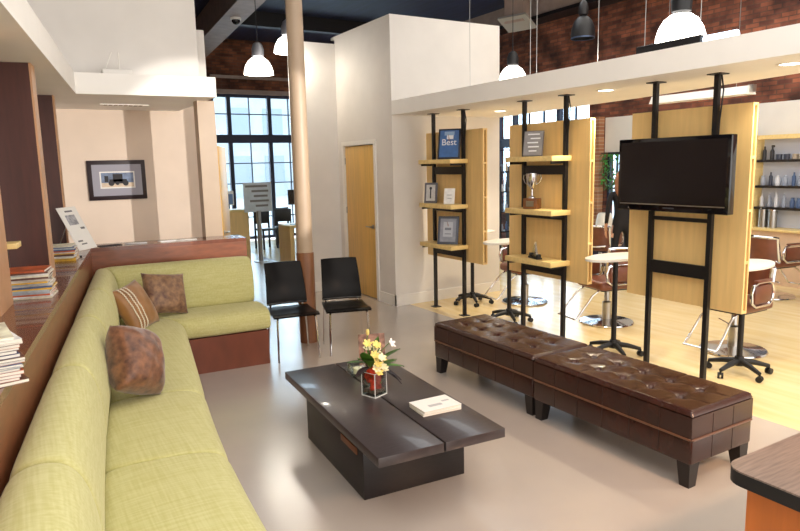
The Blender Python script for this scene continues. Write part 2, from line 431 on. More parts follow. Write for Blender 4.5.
# ------------------------------------------------------------------ sofa
DBm, DBr, DFm, DFr = .22, .33, .75, .86
def ret_of(d):
    return d*DBr/DBm if d <= DBm else DBr+(d-DBm)*(DFr-DBr)/(DFm-DBm)
def corner(d):
    """where main offset d meets return offset ret_of(d): returns (s along main, s along return)"""
    # MP(s,d) = RP(q, dr)
    dr = ret_of(d)
    rhs = (RN*dr-N*d)              # -T s - RT q = rhs
    det = (-T.x)*(-RT.y)-(-RT.x)*(-T.y)
    s = (rhs.x*(-RT.y)-(-RT.x)*rhs.y)/det
    q = ((-T.x)*rhs.y-rhs.x*(-T.y))/det
    return s, q
sofa = thing('corner_sofa', 'L-shaped lime green upholstered corner sofa along the ledge', 'sofa', (K.x, K.y, 0))
def cushion(name, prof, run, sa, sb, parent, puff=.012):
    """prof: closed (d,z) loop of the main run; run 'm' or 'r'; sa/sb: numbers or 'corner'"""
    ex = lambda q: .033*max(0, q-2.8)**2 if run == 'm' else 0
    n = len(prof); cd = sum(p[0] for p in prof)/n; cz = sum(p[1] for p in prof)/n
    fr = [0, .012, .03, .07, .15, .3, .5, .7, .85, .93, .97, .988, 1]
    ins = [.10, .045, .015, .003, 0, 0, 0, 0, 0, .003, .015, .045, .10]
    t = bmesh.new(); rings = []
    for fi, f_ in enumerate(fr):
        ring = []
        for (d, z) in prof:
            k = 1-ins[fi]
            bul = 1+puff*math.sin(PI*f_)*2
            dd = cd+(d-cd)*k; zz = cz+(z-cz)*k*bul
            cs, cq = corner(min(max(dd, 0), .9))
            A = (cs if run == 'm' else cq) if sa == 'corner' else sa
            B = (cs if run == 'm' else cq) if sb == 'corner' else sb
            s_ = A+(B-A)*f_
            p = MP(s_, dd+ex(s_)*min(1, max(0, dd)/.45)) if run == 'm' else RP(s_, ret_of(max(dd, 0)))
            ring.append(t.verts.new((p.x-K.x, p.y-K.y, zz)))
        rings.append(ring)
    for A, B in zip(rings, rings[1:]):
        for k in range(n): t.faces.new((A[k], A[(k+1) % n], B[(k+1) % n], B[k]))
    t.faces.new(rings[0][::-1]); t.faces.new(rings[-1])
    bmesh.ops.recalc_face_normals(t, faces=t.faces)
    m = MB(); m._merge(t, 0)
    o = m.build(name, green_fabric, parent, angle=60)
    sub = o.modifiers.new('s', 'SUBSURF'); sub.levels = 1; sub.render_levels = 2
    return o
seat_prof = [(.19, .36), (.19, .47), (.21, .515), (.30, .525), (.42, .53), (.56, .53), (.66, .522), (.715, .50), (.747, .46), (.752, .41), (.74, .355), (.71, .325), (.5, .32), (.3, .32)]
back_prof = [(.012, .50), (.010, .80), (.014, .89), (.035, .928), (.075, .95), (.12, .953), (.165, .935), (.20, .88), (.222, .78), (.23, .68), (.23, .60), (.222, .53), (.20, .48), (.10, .47)]
for a_, b_ in ((5.55, 4.60), (4.60, 3.66), (3.66, 2.72), (2.72, 'corner')): cushion('seat_cushion', seat_prof, 'm', a_, b_, sofa)
cushion('seat_cushion', seat_prof, 'r', 'corner', 1.45, sofa)
for a_, b_ in ((5.55, 4.5), (4.5, 3.4), (3.4, 2.3), (2.3, 1.3), (1.3, 'corner')): cushion('back_cushion', back_prof, 'm', a_, b_, sofa, .004)
cushion('back_cushion', back_prof, 'r', 'corner', 1.44, sofa, .004)
cs, cq = corner(DFm-.03)
base = [MP(5.5, .03), MP(5.5, DFm-.035), MP(cs, DFm-.035), RP(1.42, DFr-.03), RP(1.42, .03), MP(0, .03)]
MB().prism([rel(p) for p in base], 0, .325).build('sofa_base', sofa_base_m, sofa, smooth=False)

# pillows
def pillow_fn(wd, ht, th, puff=.75):
    def f(u, v, side):
        x = (u*2-1); y = (v*2-1)
        pin = 1-.10*(1-abs(x)**2)*(abs(y)**4) ; pin2 = 1-.10*(1-abs(y)**2)*(abs(x)**4)
        k = max(0, (1-abs(x)**2.4))*max(0, (1-abs(y)**2.4))
        wr = 1+.05*math.sin(9*x+4*y)*math.sin(7*y-3*x)
        rc_ = 1-(.10 if th > .25 else .03)*(x*x*y*y)
        return Vector((x*wd/2*pin2*rc_, y*ht/2*pin*rc_, side*(th/2*k**.5*wr)))
    return f
def pillow(name, label, loc, wd, ht, th, nrm, lean, roll, m, braid=None):
    """nrm: heading (degrees from +X) of the face; lean: tilt back"""
    fn = pillow_fn(wd, ht, th)
    root = thing(name, label, 'cushion', loc)
    a_ = rad(nrm)
    nx = Vector((math.cos(a_)*math.cos(rad(lean)), math.sin(a_)*math.cos(rad(lean)), math.sin(rad(lean))))
    side = Vector((-math.sin(a_), math.cos(a_), 0)); up = nx.cross(side)
    M = Matrix((side, up, nx)).transposed().to_4x4() @ Matrix.Rotation(rad(roll), 4, 'Z')
    b_ = MB(); b_.grid(lambda u, v: fn(u, v, 1), 25, 25, M=M); b_.grid(lambda u, v: fn(1-u, v, -1), 25, 25, M=M)
    bmesh.ops.remove_doubles(b_.bm, verts=b_.bm.verts, dist=1e-4); bmesh.ops.recalc_face_normals(b_.bm, faces=b_.bm.faces)
    b_.build('pillow_cover', m, root, angle=180)
    if braid:
        for u_ in braid:
            pts = []
            for j in range(41):
                p = fn(u_, .03+.94*j/40, 1); p.z += .004; p.x += .004*(1 if j % 2 else -1); pts.append(M @ p)
            MB().tube(pts, .006, 6).build('braid_trim', mat('white_braid', (232,222,204), .8), root)
    lowest = min((root.children[0].matrix_basis @ v.co).z for v in root.children[0].data.vertices)
    return root, lowest
paisley = mat('paisley_satin', (78,44,30), .4, rgb2=(148,98,68), vscale=22, bump=.8, bscale=12, sheen=.4)
goldm = mat('gold_brown_satin', (150,104,58), .42, var=.12, vscale=6, bump=.2, bscale=12, sheen=.3)
floral = mat('floral_brocade', (92,58,44), .5, rgb2=(158,120,84), vscale=22, bump=.5, bscale=20, sheen=.3)
def put_pillow(z, *a_, **k_):
    r_, low = pillow(*a_, **k_); l = r_.location; r_.location = (l[0], l[1], z-low); return r_
put_pillow(.525, 'throw_pillow', 'plump brown satin throw pillow alone on the front seat, nearest the camera', (.53, 3.92, 0), .35, .43, .27, -46, 26, -26, paisley)
put_pillow(.525, 'throw_pillow', 'gold-brown throw pillow with white braided stripes in the sofa corner', (.81, 5.74, 0), .40, .43, .18, -42, 26, 6, goldm, braid=(.16, .26, .36))
put_pillow(.525, 'throw_pillow', 'brown floral throw pillow leaning on the short sofa back', (1.11, 6.04, 0), .41, .40, .17, -74, 24, -9, floral)

# ------------------------------------------------------------------ coffee table
ct = thing('coffee_table', 'low dark espresso coffee table with split top', 'coffee table', (1.45, 2.66, 0), -rad(4.2))
TZ = .40
MB().box(-.02, .355, 0, 1.58, TZ-.052, TZ, r=.003).build('top_plank', espresso, ct)
MB().box(.367, .74, 0, 1.58, TZ-.052, TZ, r=.003).build('top_plank', espresso, ct)
MB().box(.04, .69, .34, 1.30, 0, TZ-.052, r=.003).build('table_base', espresso_side, ct)
MB().box(.33, .39, .05, 1.53, TZ-.06, TZ-.05).build('center_rail', black_wood, ct, smooth=False)
MB().box(.034, .041, .42, .66, .235, .275, r=.001).build('brown_slot', mat('slot_brown', (120,74,44), .5), ct)  # thin brown strip on the left face of the base

# ------------------------------------------------------------------ ottomans
def make_ottoman():
    L, W = 1.265, .57
    r_ = thing('ottoman_bench', '', 'ottoman', (0, 0, 0), 0, 'tufted leather bench ottomans')
    bmain = MB(); bmain.box(0, W, 0, L, .14, .288, r=.014, seg=3)
    tx = [W/3, 2*W/3]; ty = [L*(i+1)/6 for i in range(5)]
    def top(u, v):
        x, y = u*W, v*L
        ex = min(x, W-x); ey = min(y, L-y); e_ = min(ex, ey)
        z = .455
        if e_ < .03: z -= .03-math.sqrt(max(0, .03**2-(.03-e_)**2))
        dm = 9
        for a1 in tx:
            for b1 in ty:
                dx, dy = x-a1, y-b1; rr = math.hypot(dx, dy); dm = min(dm, rr)
                z -= .024*math.exp(-(rr/.018)**2)+.016*math.exp(-(rr/.06)**2)
        # creases between neighbouring buttons
        for a1 in tx: z -= .004*math.exp(-((x-a1)/.008)**2)*min(1, max(0, ey/.06))
        for b1 in ty: z -= .004*math.exp(-((y-b1)/.008)**2)
        return Vector((x, y, z))
    c_ = MB(); c_.grid(top, 58, 126)
    zt = .418
    c_.box(0.0, W, 0.0, L, .292, zt)
    # skirt joins the top rim
    c_.build('top_cushion', leather, r_, angle=50)
    p_ = MB(); q = .012
    pts = [(0-.003, q), (0-.003, L-q), (q, L+.003), (W-q, L+.003), (W+.003, L-q), (W+.003, q), (W-q, -.003), (q, -.003)]
    p_.tube([(x, y, .29) for x, y in pts], .007, 8, closed=True); p_.build('piping', leather_tan, r_)
    s_ = bmain
    for i in range(1, 6):
        y = L*i/6
        s_.box(-.0015, .0015, y-.002, y+.002, .15, .41, mi=1); s_.box(W-.0015, W+.0015, y-.002, y+.002, .15, .41, mi=1)
    for i in (1, 2):
        x = W*i/3; s_.box(x-.002, x+.002, -.0015, .0015, .15, .41, mi=1); s_.box(x-.002, x+.002, L-.0015, L+.0015, .15, .41, mi=1)
    s_.build('lower_body', [leather, mat('seam', (40,24,18), .5)], r_)
    for a1 in tx:
        for b1 in ty:
            MB().ball((a1, b1, .422), .011, sc=(1, 1, .6)).build('tuft_button', leather, r_)
    for x in (.008, W-.008-.085):
        for y in (.008, L-.008-.085):
            m = MB(); t = bmesh.new(); bmesh.ops.create_cube(t, size=1)
            for v in t.verts:
                k = 1 if v.co.z > 0 else .72
                ox = -1 if x < .1 else 1; oy = -1 if y < .1 else 1
                v.co = Vector((x+.0425+v.co.x*.085*k+ox*.0425*(1-k)*.7, y+.0425+v.co.y*.085*k+oy*.0425*(1-k)*.7, (v.co.z+.5)*.142))
            m._merge(t, 0); m.build('leg', black_wood, r_, smooth=False)
    return r_
ot = make_ottoman(); ot.location = (3.085, 2.10, 0); ot['label'] = 'tufted brown leather bench ottoman nearest the camera, its end face showing'
dup(ot, (3.095, 3.385, 0), 0, 'tufted brown leather bench ottoman farther back, nearer the white wall')

# ------------------------------------------------------------------ visitor chairs
def make_chair():
    r_ = thing('visitor_chair', '', 'chair', (0, 0, 0), 0, 'black visitor chairs')
    # local: faces -Y, seat .44 wide
    b_ = MB()
    def seat(u, v): 
        x = (u-.5)*(.42+.03*(1-v)); y = -.22+v*.42
        return Vector((x, y, .45-.012*math.sin(PI*v)-.03*max(0, .15-v)/.15*.6))
    b_.grid(seat, 13, 17); b_.grid(lambda u, v: seat(1-u, v)-Vector((0, 0, .013)), 13, 17)
    b_.box(-.22, .22, -.222, -.216, .428, .436); b_.build('seat', chair_black, r_, angle=60)
    k_ = MB()
    def bk(u, v):
        wdt = .40-.04*v; x = (u-.5)*wdt
        y = .185+.03*v+.10*v*v; z = .475+v*.40
        y += .03*(1-(2*u-1)**2)
        return Vector((x, y, z))
    k_.grid(bk, 13, 15); k_.grid(lambda u, v: bk(1-u, v)+Vector((0, .013, 0)), 13, 15)
    edge = [bk(0, j/14) for j in range(15)]+[bk(i/12, 1) for i in range(1, 13)]+[bk(1, 1-j/14) for j in range(1, 15)]+[bk(1-i/12, 0) for i in range(1, 12)]
    k_.tube([p+Vector((0, .0065, 0)) for p in edge], .007, 6, closed=True)
    k_.build('backrest', chair_black, r_, angle=60)
    def leg(pts):
        MB().tube(pts, .0095, 8).build('leg', chrome, r_)
    for s in (-1, 1):
        leg([(s*.20, -.24, 0), (s*.185, -.19, .40), (s*.17, -.16, .428)])
        leg([(s*.205, .21, 0), (s*.185, .19, .40), (s*.17, .16, .43)])
    f_ = MB()
    for s in (-1, 1):
        f_.tube([(s*.17, -.17, .428), (s*.17, .17, .43), (s*.165, .212, .455), (s*.15, .232, .50)], .009, 8)
    f_.tube([(-.17, 0, .428), (.17, 0, .428)], .009, 8)
    f_.build('frame', chrome, r_)
    # chrome-lit lower lip of the back
    MB().tube([bk(i/12, .02)+Vector((0, -.006, 0)) for i in range(13)], .006, 6).build('back_trim', steel, r_)
    return r_
ch = make_chair(); ch.location = (2.26, 5.91, 0); ch.rotation_euler = (0, 0, rad(-8)); ch['label'] = 'black lacquered visitor chair next to the green sofa end'
dup(ch, (2.79, 5.80, 0), rad(-16), 'black lacquered visitor chair in front of the maple door')

# ------------------------------------------------------------------ display units
def make_unit(y0, y1, by0, by1, shelves, bars, label, shelf_y=None):
    cx, cy = 4.60, (y0+y1)/2
    r_ = thing('display_stand', label, 'display stand', (cx, cy, 0), 0, 'pole-mounted display stands')
    for y in (y0, y1):
        p_ = MB(); p_.box(-.018, .018, y-cy-.018, y-cy+.018, .006, SZ-.006); po = p_.build('pole', black_metal, r_, smooth=False)
        MB().box(-.055, .055, y-cy-.055, y-cy+.055, SZ-.008, SZ).build('ceiling_flange', black_metal, po, smooth=False)
        MB().box(-.05, .05, y-cy-.05, y-cy+.05, 0, .008).build('floor_plate', black_metal, po, smooth=False)
    MB().tube([(0, y0-cy-.03, SZ-.01), (0.01, y0-cy-.045, SZ-.12), (0, y0-cy-.03, SZ-.35), (0, y0-cy-.025, SZ-.6)], .006, 6).build('cable', black_plastic, r_)
    for z, h_ in bars: MB().box(-.012, .012, y0-cy, y1-cy, z-h_/2, z+h_/2).build('crossbar', black_metal, r_, smooth=False)
    X0, X1 = .045, .108
    a0, a1 = by0-cy, by1-cy; z0, z1 = .655, 2.215
    k_ = MB(); k_.box(X0, X0+.018, a0, a1, z0, z1); k_.box(X1-.015, X1, a0, a1, z0, z1)
    k_.box(X0+.018, X1-.015, a0, a1, z0, z0+.02); k_.box(X0+.018, X1-.015, a0, a1, z1-.02, z1); k_.box(X0+.018, X1-.015, a0+.3, a1, z0+.02, z1-.02)
    k_.build('back_panel', maple, r_, smooth=False)
    for q in range(1, 4):
        z = z0+(z1-z0)*q/4; MB().box(X0+.018, X1-.015, a0, a0+.3, z-.01, z+.01).build('side_shelf', maple, r_, smooth=False)
    sy0, sy1 = shelf_y or (y0-.12, y1+.12)
    for z in shelves:
        MB().box(4.38-cx, .035, sy0-cy, sy1-cy, z-.05, z, r=.003).build('shelf', maple_pale, r_)
    for z in shelves:
        for y in (y0, y1): MB().box(-.19, 0, y-cy-.006, y-cy+.006, z-.075, z-.05).build('bracket', black_metal, r_, smooth=False)
    return r_
make_unit(6.24, 6.86, 5.93, 7.10, (1.88, 1.35, .865), ((1.745, .09), (1.265, .03), (.745, .075)), 'pole-mounted display stand nearest the white wall, with framed awards', (6.20, 6.88))
make_unit(4.60, 5.185, 4.335, 5.47, (1.88, 1.362, .865), ((1.745, .09), (1.275, .03), (.745, .075)), 'middle pole-mounted display stand holding the silver trophy cup', (4.555, 5.23))
make_unit(3.06, 3.60, 2.80, 3.865, (), ((1.345, .03), (.94, .105), (1.7, .06)), 'pole-mounted maple panel stand carrying the black television')

# television on the third stand
tv = thing('television', 'large black flat television hung on the third pole stand', 'television', (4.44, 3.30, 1.702))
MB().box(-.03, .04, -.498, .498, -.286, .29, r=.008).build('tv_body', gloss_black, tv)
MB().box(-.033, -.029, -.47, .47, -.225, .262).build('screen', screen_black, tv, smooth=False)
MB().box(-.034, -.03, -.47, .47, -.236, -.228).build('silver_line', steel, tv, smooth=False)
MB().box(.04, .142, -.2, .2, -.15, .15).build('wall_mount', black_metal, tv, smooth=False)
MB().box(-.032, -.028, -.05, .05, -.262, -.252).build('badge', mat('badge_grey', (70,70,74), .4), tv, smooth=False)

# things on the shelves ----------------------------------------------------
def leaning(name, label, cat, x, y, z, wd, ht, yaw, lean, frame_rgb, face_rgb, border=.02, th=.018, back=None, group=None):
    """a framed thing facing -X, leaning back; returns (root, face matrix)"""
    r_ = thing(name, label, cat, (x, y, z), rad(yaw), group)
    M = Matrix.Rotation(rad(lean), 4, 'Y')
    # local: width along Y, up along Z, face to -X
    f_ = MB(); f_.box(-th/2, th/2, -wd/2, wd/2, 0, ht, r=.002, M=M)
    f_.build('frame', mat(f'frame_{frame_rgb}', frame_rgb, .35), r_)
    MB().box(-th/2-.002, -th/2+.002, -wd/2+border, wd/2-border, border, ht-border, M=M).build('insert', mat(f'insert_{face_rgb}', face_rgb, .4, var=.06, vscale=20), r_, smooth=False)
    if back: 
        MB().poly([(th/2, 0, ht*.8), (th/2+.11, .02, 0), (th/2+.11, -.02, 0)], thick=.006).build('easel_back', mat('easel_brown', (150,84,40), .5), r_, smooth=False)
    FM = M @ Matrix.Translation((-th/2-.003, 0, ht/2)) @ Matrix(((0, 0, -1, 0), (-1, 0, 0, 0), (0, 1, 0, 0), (0, 0, 0, 1)))
    return r_, FM
wtxt = mat('white_print', (240,242,246), .5)
r_, FM = leaning('framed_award', 'blue framed award poster reading Best on the top shelf by the white wall', 'framed award', 4.47, 6.36, 1.882, .27, .36, 38, 13, (40,44,58), (72,112,172), back=True)
text_part('lettering', 'Best', .105, wtxt, r_, FM @ Matrix.Translation((0, .015, 0)))
MB().box(-.06, .06, -.0008, .0008, .10, .145, M=FM @ Matrix.Translation((0, 0, 0)) @ Matrix.Rotation(-PI/2, 4, 'X') @ Matrix.Translation((0, 0, 0))).build('headline', mat('pale_blue_print', (150,180,214), .5), r_, smooth=False)
MB().box(-.03, .05, -.0008, .0008, -.10, -.055, M=FM @ Matrix.Rotation(PI/2, 4, 'X')).build('white_block', wtxt, r_, smooth=False)
r_, FM = leaning('framed_photo', 'small grey photo frame with dark figure at the left end of the middle shelf', 'photo frame', 4.46, 6.74, 1.352, .17, .25, 34, 8, (104,104,112), (206,206,204), .026)
MB().ball((0, .055, 0), .018, M=FM, sc=(1, 1, .08)).box(-.008, .008, -.07, .045, -.001, .001, M=FM).build('figure_print', mat('dark_print', (52,56,66), .5), r_)
r_, FM = leaning('greeting_card', 'small white card standing on the middle shelf by the photo frame', 'card', 4.47, 6.36, 1.352, .135, .19, 36, 12, (236,236,234), (244,244,242), .008, .006)
MB().box(-.03, .03, .01, .016, -.0008, .0008, M=FM).box(-.02, .03, -.03, -.024, -.0008, .0008, M=FM).build('print', mat('grey_print', (150,154,160), .5), r_, smooth=False)
r_, FM = leaning('framed_certificate', 'grey framed certificate on the lowest shelf by the white wall', 'framed certificate', 4.47, 6.40, .867, .26, .34, 36, 12, (92,98,112), (150,156,170), .03, back=True)
MB().box(-.06, .06, -.08, .10, -.0008, .0008, M=FM).build('document', mat('doc_grey', (190,196,206), .5), r_, smooth=False)
MB().box(-.04, .04, .0, .03, -.0016, .0016, M=FM).box(-.04, .04, -.05, -.04, -.0016, .0016, M=FM).build('print', mat('grey_print2', (120,126,140), .5), r_, smooth=False)
r_, FM = leaning('award_plaque', 'silver-grey plaque with white lines on the top shelf of the middle stand', 'plaque', 4.48, 4.93, 1.882, .20, .255, 30, 14, (120,118,120), (150,148,150), .008)
m = MB()
for k, (a_, b_) in enumerate(((-.06, .06), (-.03, .07), (-.06, .05), (-.05, .06), (-.04, .04))): m.box(a_, b_, .085-k*.042, .098-k*.042, -.0008, .0008, M=FM)
m.build('engraved_lines', wtxt, r_, smooth=False)
tr = thing('trophy_cup', 'silver two-handled trophy cup on square wooden base', 'trophy', (4.48, 4.93, 1.364), rad(25))
MB().box(-.055, .055, -.075, .075, 0, .105, r=.003).build('trophy_base', mat('trophy_wood', (120,76,44), .35, var=.1), tr)
MB().box(-.058, -.055, -.04, .04, .025, .08).build('name_plate', steel, tr, smooth=False)
MB().lathe([(.035, .105), (.035, .115), (.012, .13), (.010, .19), (.02, .20), (.045, .24), (.055, .29), (.058, .35), (.054, .35), (.05, .29), (.0, .22)], 24).build('cup', chrome, tr)
for s in (-1, 1):
    MB().tube([(0, s*.054, .335), (0, s*.088, .335), (0, s*.094, .30), (0, s*.075, .26), (0, s*.045, .24)], .006, 8).build('handle', chrome, tr)
ga = thing('glass_award', 'small clear pointed award with black feet on lowest shelf of the middle stand', 'award', (4.47, 4.87, .867), rad(-15))
MB().box(-.03, .03, -.095, .095, 0, .016, r=.003).build('award_base', black_plastic, ga)
MB().prism([(-.05, .016), (.05, .016), (0, .17)], -.012, .012, M=Matrix.Rotation(PI/2, 4, 'Z') @ Matrix.Rotation(PI/2, 4, 'X')).build('glass_point', clear, ga, smooth=False)
for s in (-1, 1): MB().box(-.02, .02, s*.075-.018, s*.075+.018, .016, .05, r=.004).build('foot', black_plastic, ga)

# ------------------------------------------------------------------ styling tables on five-star bases
def make_table():
    r_ = thing('styling_table', '', 'table', (0, 0, 0), 0, 'rolling salon tables')
    MB().tube([(0, 0, .08), (0, 0, .925)], .024, 12).build('column', black_metal, r_)
    def ell(rr, n=36): return [(.35*rr*math.cos(2*PI*k/n), .185*rr*math.sin(2*PI*k/n)) for k in range(n)]
    MB().prism(ell(1), .925, .95, r=.004).build('table_top', white_top, r_)
    MB().lathe([(0, .07), (.045, .075), (.05, .10), (.034, .15), (0, .15)], 16).build('hub', black_plastic, r_)
    for k in range(5):
        a_ = 2*PI*k/5+.5; c_, s_ = math.cos(a_), math.sin(a_)
        lg_ = MB().tube([(.03*c_, .03*s_, .11), (.13*c_, .13*s_, .098), (.245*c_, .245*s_, .07)], [.026, .023, .016], 8).build('leg', black_plastic, r_)
        w_ = MB()
        for o_ in (-.014, .014):
            M = Matrix.Translation((.245*c_, .245*s_, .026)) @ Matrix.Rotation(a_+.6, 4, 'Z') @ Matrix.Rotation(PI/2, 4, 'X') @ Matrix.Translation((0, 0, o_))
            w_.lathe([(0, -.009), (.026, -.009), (.026, .009), (0, .009)], 14, M=M)
        w_.tube([(.245*c_, .245*s_, .03), (.245*c_, .245*s_, .07)], .009, 8)
        w_.build('caster', black_plastic, lg_)
    return r_
tb = make_table(); tb.location = (4.76, 4.10, 0); tb['label'] = 'rolling salon table with white oval top between the middle stand and television stand'
dup(tb, (4.84, 5.70, 0), 0, 'rolling salon table between the first and middle display stands')
dup(tb, (5.20, 3.13, 0), .1, 'rolling salon table behind the television stand, its casters fully in view')
dup(tb, (5.10, 6.74, 0), 0, 'rolling salon table behind the first stand by the white wall')

# ------------------------------------------------------------------ hydraulic styling chairs
def make_salon_chair():
    r_ = thing('styling_chair', '', 'salon chair', (0, 0, 0), 0, 'brown hydraulic styling chairs')
    # local: faces -X
    MB().lathe([(0, 0), (.29, 0), (.30, .008), (.29, .022), (.12, .04), (.06, .055), (0, .055)], 40).build('base_disc', chrome, r_)
    MB().lathe([(.05, .05), (.05, .27), (.035, .28), (.028, .29), (.028, .47), (0, .47)], 20).build('pump_column', steel, r_)
    MB().tube([(.03, .03, .24), (.10, .14, .26), (.16, .26, .27)], .007, 8).build('pump_lever', chrome, r_)
    s_ = MB(); s_.box(-.25, .24, -.235, .235, .47, .585, r=.04, seg=4); s_.build('seat', seat_brown, r_)
    MB().box(-.2, .2, -.19, .19, .455, .475).build('seat_plate', black_plastic, r_, smooth=False)
    def bk(u, v):
        a_ = (u-.5)*rad(118); rr = .30
        z = .56+v*.33
        return Vector((-.03+rr*math.cos(a_)*(1)+.05*v, rr*.88*math.sin(a_), z+.03*math.cos(a_)*v))
    k_ = MB(); k_.grid(bk, 19, 9); k_.grid(lambda u, v: bk(1-u, v)+Vector((.045, 0, 0)), 19, 9)
    k_.build('backrest', seat_brown, r_, angle=70)
    rim = [bk(0, j/8) for j in range(9)]+[bk(i/18, 1) for i in range(1, 19)]+[bk(1, 1-j/8) for j in range(1, 9)]+[bk(1-i/18, 0) for i in range(1, 18)]
    MB().tube([p+Vector((.022, 0, 0)) for p in rim], .026, 8, closed=True).build('chrome_rim', chrome, r_)
    for s in (-1, 1):
        y = s*.275
        pts = [(-.20, .60), (-.215, .70), (-.19, .775), (-.12, .80), (.04, .80), (.11, .775), (.135, .70), (.12, .60), (.07, .555), (-.15, .555)]
        a_ = MB().tube([(x, y, z) for x, z in pts], .016, 8, closed=True).build('armrest', chrome, r_)
        MB().box(-.15, .07, y-.028, y+.028, .805, .83, r=.01).build('arm_pad', seat_brown, a_)
        MB().box(-.17, .09, y-.012, y+.012, .585, .77, r=.01).build('side_panel', seat_brown, a_)
    f_ = MB()
    f_.tube([(-.20, -.14, .47), (-.30, -.15, .40), (-.50, -.16, .14), (-.53, -.16, .13), (-.53, .16, .13), (-.50, .16, .14), (-.30, .15, .40), (-.20, .14, .47)], .011, 8)
    f_.build('footrest', chrome, r_)
    return r_
sc_ = make_salon_chair(); sc_.location = (5.80, 3.56, 0); sc_.scale = (1, 1, .88); sc_['label'] = 'brown styling chair with chrome arms behind the television stand'
dup(sc_, (5.70, 5.02, 0), rad(-12), 'brown styling chair on round chrome base between the middle and television stands')
dup(sc_, (5.70, 6.40, 0), rad(-8), 'brown styling chair with chrome base between first and middle stands')
dup(sc_, (8.05, 7.25, 0), PI+.3, 'far brown styling chair in front of the brick pier')
dup(sc_, (8.5, 4.75, 0), PI-.2, 'far brown styling chair below the shelves, just right of the television stand')
dup(sc_, (8.5, 3.85, 0), PI+.2, 'far brown styling chair below the shelves at the right photo edge')

# ------------------------------------------------------------------ product shelves on the right wall
ps = thing('product_shelf', 'maple-framed wall shelves with three black boards of hair products', 'shelves', (WX, 4.3, 0))
f_ = MB(); y0, y1 = -1.55, 1.33
f_.box(-.20, 0, y1-.05, y1, .80, 2.13); f_.box(-.20, 0, y0, y0+.05, .80, 2.13); f_.box(-.20, 0, y0, y1, 2.07, 2.13)
f_.build('shelf_frame', maple_pale, ps, smooth=False)
MB().box(-.012, 0, y0, y1, .80, 2.1).build('back_board', mat('pale_blue_board', (206,212,228), .6), ps, smooth=False)
SH = (1.78, 1.41, 1.10)
for z in SH: MB().box(-.19, -.012, y0+.05, y1-.05, z-.035, z).build('shelf_board', black_wood, ps, smooth=False)
cb = thing('low_counter', 'long pale counter along the wall under the product shelves', 'counter', (WX-.004, 3.6, 0))
MB().box(-.34, 0, -5.5, 3.6, .765, .80, r=.004).build('counter_top', maple_pale, cb)
MB().box(-.30, 0, -5.5, 3.6, 0, .765).build('counter_front', mat('tan_laminate', (222,190,158), .5, var=.03), cb, smooth=False)
BOT = {}
def bottle(kind, col):
    key = (kind, col)
    if key in BOT: return dup(BOT[key])
    m_ = mat(f'bottle_{col}', col, .35)
    b_ = MB()
    if kind == 'tall': b_.lathe([(0, 0), (.026, 0), (.026, .13), (.012, .15), (.011, .19), (0, .19)], 14)
    elif kind == 'spray':
        b_.lathe([(0, 0), (.028, 0), (.028, .12), (.012, .15), (.012, .18), (0, .18)], 14); b_.box(-.045, .015, -.012, .012, .175, .205, r=.004)
    elif kind == 'jar': b_.lathe([(0, 0), (.04, 0), (.04, .05), (.043, .052), (.043, .075), (0, .075)], 16)
    else: b_.lathe([(0, 0), (.032, 0), (.034, .09), (.024, .11), (.024, .14), (0, .14)], 14)
    o = b_.build('hair_product_bottle', m_); BOT[key] = o
    return o
cols = [(58,62,78), (206,206,210), (96,110,140), (150,156,170), (42,40,46), (176,160,140), (70,92,130), (226,224,220)]
names = {0: ('upper', [('tall', 4), ('spray', 4), ('jar', 0), ('jar', 0), ('jar', 5), ('jar', 5), ('round', 3), ('jar', 5), ('tall', 4), ('round', 0), ('jar', 0)]),
         1: ('middle', [('round', 3), ('tall', 0), ('round', 1), ('round', 3), ('tall', 6), ('round', 3), ('jar', 4), ('round', 4), ('jar', 4), ('round', 1), ('tall', 2), ('round', 0)]),
         2: ('lower', [('tall', 1), ('tall', 3), ('tall', 1), ('tall', 3), ('round', 6), ('round', 6), ('round', 2), ('jar', 6), ('round', 7), ('tall', 1), ('tall', 3), ('round', 1)])}
for q, (nm, lst) in names.items():
    for k, (kd, c_) in enumerate(lst):
        o = bottle(kd, cols[c_]); o.location = (WX-.10+.012*math.sin(k*2.1), 5.52-k*.108-.006*math.sin(k*3.3), SH[q]+.0005); o.rotation_euler = (0, 0, k)
        tag(o, f'hair product container among others on the {nm} black wall shelf at right', 'bottle', f'products on the {nm} shelf')
for k, (dy, h_, nm) in enumerate(((5.47, .27, 'steel canister on the wall counter, left one of two'), (5.33, .25, 'steel canister on the wall counter, right one of two'))):
    t = thing('canister', nm, 'canister', (WX-.13, dy, .80), 0, 'canisters under the product shelves')
    MB().lathe([(0, 0), (.06, 0), (.06, h_), (0, h_)], 24).build('can_body', steel, t)
    MB().lathe([(.062, h_), (.062, h_+.02), (.01, h_+.03), (.01, h_+.045), (0, h_+.045)], 24).build('lid', chrome, t)
sk = thing('wall_socket', 'small black socket plate on the white wall left of the shelves', 'socket', (WX, 5.83, .98))
MB().box(-.012, 0, -.05, .05, -.04, .04, r=.003).build('socket_plate', black_plastic, sk)

